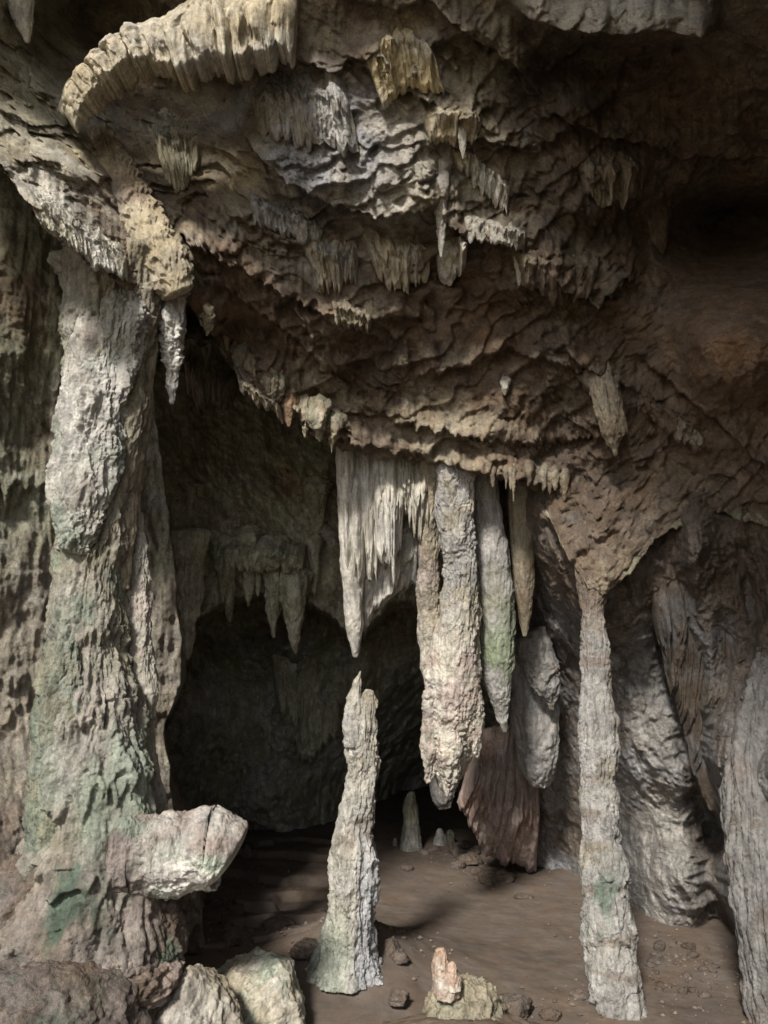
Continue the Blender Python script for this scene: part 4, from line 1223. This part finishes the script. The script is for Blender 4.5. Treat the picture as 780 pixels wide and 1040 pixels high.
curtain("drapery", [(300, 232, 4.32), (335, 232, 4.3), (368, 246, 4.3)], [(322, 278, 4.25), (338, 292, 4.24), (362, 276, 4.26)], M_CRUST, ccol(TAN * 0.9, [(GREY * 0.8, 0.1)], 3, 143), hug=0.55, thick=0.11, drip=30, ndrip=6, seed=6.1, flute=0.8, crag=(0.02, 9),
        label="cream drapery with one pointed middle drip below the blue-grey bulge", cat="flowstone drapery")
curtain("drapery", [(362, 228, 4.3), (395, 232, 4.28), (438, 240, 4.28)], [(384, 275, 4.2), (408, 290, 4.18), (436, 280, 4.22)], M_FLOW, ccol(TAN * 1.0, [(CREAM * 0.9, 0.1)], 3, 144), hug=0.55, thick=0.13, drip=34, ndrip=6, seed=7.4, flute=0.75, crag=(0.02, 9),
        label="creamy drapery ending in a broad ragged drip in the centre of the ceiling", cat="flowstone drapery")
curtain("drapery", [(440, 246, 4.2), (458, 240, 4.18), (476, 244, 4.2)], [(446, 282, 4.12), (458, 286, 4.1), (474, 262, 4.14)], M_FLOW, ccol(CREAM * 0.9, [(TAN, 0.1)], 3, 145), hug=0.55, thick=0.12, drip=12, ndrip=2, seed=8.2, flute=0.5,
        label="short leaf-shaped cream drapery under the knobbly pale stalactite", cat="flowstone drapery")
curtain("drapery", [(368, 52, 4.12), (385, 28, 4.12), (412, 22, 4.12), (436, 50, 4.15)], [(390, 112, 4.02), (404, 96, 4.02), (418, 88, 4.05), (452, 92, 4.08)], M_FLOW, ccol(TAN * 1.05, [(lin(184, 168, 130), 0.0), (CREAM, 0.3)], 3, 146), hug=0.55, thick=0.15, drip=18, ndrip=5, seed=9.6, flute=0.85,
        label="yellowish ribbed drapery like a claw near the top centre of the ceiling", cat="flowstone drapery")
curtain("drapery", [(425, 110, 4.2), (455, 105, 4.18), (492, 118, 4.2)], [(436, 140, 4.12), (458, 146, 4.1), (484, 138, 4.14)], M_FLOW, ccol(TAN * 1.0, [(CREAM, 0.1)], 3, 147), hug=0.55, thick=0.12, drip=22, ndrip=5, seed=10.3, flute=0.7,
        label="pale lumpy drapery just below the ribbed claw", cat="flowstone drapery")
curtain("drapery", [(455, 150, 4.25), (480, 150, 4.22), (520, 185, 4.25)], [(462, 166, 4.2), (490, 192, 4.16), (515, 212, 4.2)], M_FLOW, ccol(CREAM * 0.95, [(TAN, 0.1)], 3, 148), hug=0.55, thick=0.1, drip=22, ndrip=7, seed=11.9, flute=0.85,
        label="stepped cluster of cream drips running down to the right of the ceiling's centre", cat="flowstone drapery")
curtain("drapery", [(252, 85, 4.12), (290, 68, 4.1), (350, 76, 4.12)], [(262, 128, 4.02), (305, 142, 4.0), (365, 150, 4.05)], M_CRUST, ccol(GREY * 0.9, [(TAN * 0.9, 0.1), (PALE * 0.8, 0.3)], 4, 149), hug=0.55, thick=0.09, drip=26, ndrip=9, seed=12.4, flute=0.6, crag=(0.03, 9), pop=(0.012, 26),
        label="grey popcorn-crusted drapery on the blue-grey ceiling bulge", cat="flowstone drapery")
curtain("drapery", [(515, 255, 4.45), (560, 250, 4.42), (610, 258, 4.45)], [(530, 285, 4.38), (568, 306, 4.35), (602, 296, 4.4)], M_FLOW, ccol(BROWN * 1.0, [(TAN * 0.7, 0.1)], 3, 150), hug=0.55, thick=0.14, drip=22, ndrip=5, seed=13.5, flute=0.7,
        label="dim brown drapery with a sharp drip right of the ceiling's centre", cat="flowstone drapery")
curtain("drapery", [(585, 168, 4.5), (615, 155, 4.45), (655, 158, 4.48)], [(596, 196, 4.4), (628, 200, 4.36), (650, 196, 4.4)], M_FLOW, ccol(TAN * 0.85, [(BROWN, 0.1)], 3, 151), hug=0.55, thick=0.13, drip=22, ndrip=4, seed=14.8, flute=0.75,
        label="rounded tan drapery with two blunt drips under the upper right ledge", cat="flowstone drapery")
curtain("drapery", [(28, 180, 3.4), (70, 205, 3.42), (128, 240, 3.6)], [(42, 225, 3.36), (88, 262, 3.4), (130, 282, 3.55)], M_CRUST, ccol(CREAM * 0.9, [(OLIVE, 0.1), (PALE, 0.3)], 3, 152), hug=0.55, thick=0.09, drip=24, ndrip=8, seed=15.2, flute=0.6, crag=(0.035, 7), pop=(0.016, 28),
        label="whitish knobbly drapery along the ridge above the thick column", cat="flowstone drapery")


extra = [
         ([(250, 190), (285, 205), (330, 228)], [(258, 222), (290, 236), (326, 246)], GREY * 0.8, "grey finger-like drapery under the lower edge of the blue-grey bulge"),
         ([(470, 215), (500, 222), (535, 232)], [(474, 240), (504, 246), (532, 252)], CREAM * 0.85, "pale fringe along the nose-like ledge in the centre of the ceiling"),
         ([(335, 300), (355, 306), (380, 318)], [(340, 322), (358, 330), (376, 332)], TAN * 0.7, "small tan fringe on the beds below the pointed cream drapery"),
         ([(240, 378), (262, 392), (286, 410)], [(244, 392), (266, 410), (288, 424)], TAN * 0.8, "rough tan fringe on the slanting lip left of the white hanging drapery"),
         ([(645, 395), (680, 412), (715, 440)], [(648, 415), (682, 436), (712, 458)], BROWN * 1.1, "low brown fringe right of the fat stubby stalactite")]
for i, (tp_, bt_, c_, lab) in enumerate(extra):
    curtain("drapery", [(a_, b_, 0) for a_, b_ in tp_], [(a_, b_, 0) for a_, b_ in bt_], M_CRUST, ccol(c_, [(CREAM * 0.8, 0.15), (BROWN, 0.3)], 3, 230 + i), hug=0.6, thick=0.09, drip=20, ndrip=6, seed=20.3 + i * 1.7, flute=0.75, crag=(0.03, 8),
            label=lab, cat="flowstone drapery")


def stalactite(px, py0, py1, r, d, mat, colour, label, seed, group=None, dx=0.0, cluster=0.0, pop=0.004, crag=0.012):
    h = py1 - py0
    if d is None:
        d = float(surf(px, py0)) - 0.2 * r * 5 / FPX
    rows = [(px, py0 - 0.3 * h, d + 0.14, r * 1.9), (px, py0 - 0.08 * h, d + 0.05, r * 1.35), (px, py0 + 0.12 * h, d, r), (px + 0.3 * dx, py0 + 0.4 * h, d, r * 0.8), (px + 0.7 * dx, py0 + 0.75 * h, d, r * 0.5), (px + dx, py1, d, r * 0.14)]
    tube("stalactite", rows, mat, colour, rz=0.9, flute=(0.1, 6), tiers=(3, 0.08, 0.4, 4), crag=(crag, 9), pop=(pop, 34), lobes=0.15, seed=seed, label=label, cat="stalactite", group=group, m=even(np.clip(r * 6, 16, 120)))


stalactite(175, 312, 411, 12, None, M_CRUST, ccol(PALE * 0.85, [(BLUE * 0.85, 0.1)], 4, 160), "rough whitish stalactite hanging just right of the thick column's top", 70.0, pop=0.02, crag=0.03)
stalactite(448, 175, 262, 8, None, M_CRUST, ccol(CREAM * 0.85, [(GREY, 0.1)], 4, 161), "thin knobbly pale stalactite near the centre of the ceiling", 71.0, pop=0.012)
stalactite(527, 258, 291, 5, None, M_FLOW, ccol(CREAM * 0.9, [], 4, 162), "small bright stalactite at the left end of the dim brown drapery", 72.0)
stalactite(668, 222, 289, 11, None, M_FLOW, ccol(BROWN * 0.9, [(TAN * 0.6, 0.1)], 4, 163), "pointed brown stalactite in the dark right part of the ceiling", 73.0)
dS = float(surf(618, 400))
dT2 = float(surf(606, 366))
tube("stalactite", [(604, 372, dT2 + 0.35, 30), (609, 382, dT2 + 0.12, 22), (613, 390, dS + 0.0, 16), (617, 405, dS - 0.06, 13), (620, 422, dS - 0.1, 13), (621, 438, dS - 0.12, 12), (622, 449, dS - 0.12, 7), (624, 455, dS - 0.12, 3), (625, 463, dS - 0.12, 1.2)], M_CRUST,
     ccol(TAN * 0.75, [(BROWN, 0.1)], 4, 164), flute=(0.12, 7), crag=(0.025, 8), pop=(0.008, 30), lobes=0.25, seed=74.0, k=2, label="fat stubby tan stalactite above the thin column", cat="stalactite")
stalactite(20, -14, 44, 15, None, M_CRUST, ccol(CREAM * 0.85, [(GREY, 0.1)], 4, 165), "pale stalactite hanging in the top left corner", 75.0, dx=8, pop=0.01)
stalactite(513, 386, 402, 5, None, M_FLOW, ccol(CREAM * 0.8, [], 4, 166), "tiny pale stalactite on the brown beds above the long hanging group", 76.0)
stalactite(470, 128, 162, 4.5, None, M_FLOW, ccol(CREAM * 0.9, [], 4, 167), "slim cream stalactite below the lumpy drapery", 77.0)
stalactite(293, 408, 434, 7, None, M_FLOW, ccol(ORANGE * 1.1, [], 4, 168), "short orange stalactite on the ceiling's lip at the left", 78.0)

# the fringe along the lower lip of the ceiling
rr = random.Random(5)
G_LIP = "short stalactites along the ceiling's lower lip"
for i in range(9):
    px = 206 + i * 16.0 + rr.uniform(-8, 8)
    py = float(np.interp(px, lip_pts[:, 0], lip_pts[:, 1]))
    h = rr.uniform(2, 20) * (1.0 if i % 3 else 0.5)
    stalactite(px, py - 22, py + h, rr.uniform(3, 9), cz(px, py - 12, -0.02), M_CRUST, ccol(TAN * rr.uniform(0.6, 0.85), [(OLIVE * 0.8, 0.1), (ORANGE, 0.35)], 4, 170 + i), "stumpy tan stalactite in the ragged fringe on the left of the ceiling's lip", 80.0 + i, G_LIP, dx=rr.uniform(-5, 5), crag=0.035)
for i in range(12):
    px = 505 + i * 7.0 + rr.uniform(-5, 5)
    py = float(np.interp(px, [500, 590], [484, 494]))
    h = rr.uniform(6, 24)
    stalactite(px, py - 10, py + h, rr.uniform(2, 5), cz(px, py - 8, 0.0), M_FLOW, ccol(TAN * rr.uniform(0.5, 0.7), [(BROWN * 0.8, 0.1)], 4, 190 + i), "thin brown stalactite in the fringe right of the long hanging group", 100.0 + i, G_LIP)

# stalactites of the inner chamber
cB = lambda k: ccol(OLIVE * 1.25, [(CREAM * 0.95, 0.1), (BROWN, 0.3)], 2.5, 200 + k)
G_IN = "stalactites over the inner arch"
tube("stalactite", drow(5.6, [(188, 535, 24), (188, 570, 20), (189, 605, 17), (190, 635, 12), (190, 658, 6), (190, 670, 2)]), M_CRUST, cB(0), rz=0.8, flute=(0.14, 9), tiers=(4, 0.14, 0.6, 7), crag=(0.03, 6), pop=(0.01, 22), seed=120.0,
     label="broad grey green stalactite at the left end of the inner arch", cat="stalactite", group=G_IN)
ins = [(231, 568, 632, 8, 6.0, "forked stalactite second from the left over the inner arch", 3), (228, 575, 612, 6, 5.95, "short stalactite touching the forked one over the inner arch", -2), (252, 556, 616, 7, 6.0, "slender stalactite over the middle of the inner arch", 0),
       (261, 575, 606, 4, 6.05, "thin short stalactite right of the slender one over the inner arch", 1), (276, 580, 648, 9, 6.1, "dark stalactite left of the longest pointed one over the inner arch", 2), (297, 600, 664, 12, 6.1, "pointed leaf-shaped stalactite at the right of the inner arch", 3),
       (284, 565, 625, 6, 6.2, "narrow stalactite between the two dark pointed ones over the inner arch", 0), (319, 560, 604, 5, 6.3, "thin lone stalactite on the wall right of the inner arch", 0), (322, 505, 550, 9, 6.6, "ragged stalactite high on the chamber wall beside the white drapery", 0)]
for i, (px, a, b, r, d, lab, dx) in enumerate(ins):
    stalactite(px, a, b, r, d, M_CRUST, cB(i + 1), lab, 121.0 + i, G_IN, dx=dx, crag=0.03)
curtain("drapery", [(222, 548, 6.1), (262, 540, 6.1), (312, 552, 6.2)], [(226, 572, 5.95), (262, 576, 5.95), (308, 578, 6.05)], M_CRUST, cB(20), thick=0.22, drip=24, ndrip=7, seed=16.4, flute=0.7, crag=(0.04, 5),
        label="grey green shelf drapery over the middle of the inner arch", cat="flowstone drapery")
curtain("drapery", [(276, 672, 7.9), (308, 666, 7.9), (346, 682, 7.9)], [(284, 722, 7.8), (310, 766, 7.75), (346, 742, 7.8)], M_FLOW, cB(21), thick=0.25, drip=46, ndrip=5, seed=18.6, flute=0.8, crag=(0.05, 4),
        label="dim pale drapery low on the back wall of the chamber, left of the stalagmite's tip", cat="flowstone drapery")
curtain("drapery", [(648, 566, 4.86), (690, 540, 4.84), (735, 528, 4.8), (800, 540, 4.5)], [(676, 660, 4.9), (706, 790, 4.9), (740, 800, 4.8), (800, 760, 4.55)], M_WALL, ccol(GREY * 0.5, [(BROWN * 0.8, 0.0), (DARK, 0.3)], 3, 224), thick=0.2, drip=60, ndrip=7, seed=19.4, flute=0.75, crag=(0.03, 5),
        label="tall dim brown drapery folds falling under the arch of the right wall", cat="flowstone drapery")
curtain("drapery", [(186, 340, 4.9), (215, 350, 5.0), (246, 385, 5.2)], [(190, 395, 4.9), (212, 400, 5.0), (236, 410, 5.2)], M_FLOW, ccol(BROWN * 0.7, [(OLIVE * 0.6, 0.1)], 3, 222), thick=0.14, drip=34, ndrip=6, seed=17.3, flute=0.8,
        label="shadowy drapery of long drips behind the rough whitish stalactite", cat="flowstone drapery")


# ------------------------------------------------------------------ grit on the floor: too much of it to count
def build_gravel():
    r = np.random.RandomState(11)
    n = 9000
    x = r.uniform(-1.6, 2.6, n)
    y = r.uniform(3.9, 8.5, n)
    q = np.stack([x, y, 0 * x], -1)
    dens = sst(0.05, 0.5, fbm(q, 0.9, 4, 0.6, seed=401)) * 0.35
    dens += 0.9 * np.exp(-((x - 1.75) / 0.45) ** 2 - ((y - 4.7) / 0.6) ** 2)          # rubble corner right of the thin column
    dens += 0.7 * np.exp(-(np.hypot(x + 0.2, y - 4.85) / 0.5) ** 4) + 0.6 * np.exp(-(np.hypot(x - 1.15, y - 4.1) / 0.4) ** 4)
    dens += 0.6 * np.exp(-((x + 1.3) / 0.5) ** 2 - ((y - 5.0) / 1.0) ** 2) + 0.6 * np.exp(-((x - 0.9) / 0.6) ** 2 - ((y - 7.0) / 0.5) ** 2)
    keep = r.uniform(size=n) < dens
    x, y = x[keep], y[keep]
    n = len(x)
    rad = 0.004 + 0.014 * r.uniform(size=n) ** 3
    z = floor_z(x, y)
    o = np.array([[1, 0, 0], [0, 1, 0], [-1, 0, 0], [0, -1, 0], [0, 0, 0.8], [0, 0, -0.8]], float)
    f = np.array([[0, 1, 4], [1, 2, 4], [2, 3, 4], [3, 0, 4], [1, 0, 5], [2, 1, 5], [3, 2, 5], [0, 3, 5]])
    a = r.uniform(0, 6.28, n)
    V = o[None] * (rad[:, None, None] * r.uniform(0.6, 1.3, (n, 6, 1)))
    V = np.stack([V[..., 0] * np.cos(a)[:, None] - V[..., 1] * np.sin(a)[:, None], V[..., 0] * np.sin(a)[:, None] + V[..., 1] * np.cos(a)[:, None], V[..., 2]], -1)
    V = V + np.stack([x, y, z + 0.3 * rad], -1)[:, None]
    F = (f[None] + (np.arange(n) * 6)[:, None, None]).reshape(-1, 3)
    C = np.repeat((SOIL * 0.9)[None] * r.uniform(0.6, 1.4, (n, 1)), 6, 0)
    g = mk("gravel", V.reshape(-1, 3), F, M_SOIL, C, kind="stuff", label="fine grit and gravel scattered over the earth floor", cat="gravel")
    g.data.polygons.foreach_set("use_smooth", np.zeros(len(F), bool))


build_gravel()
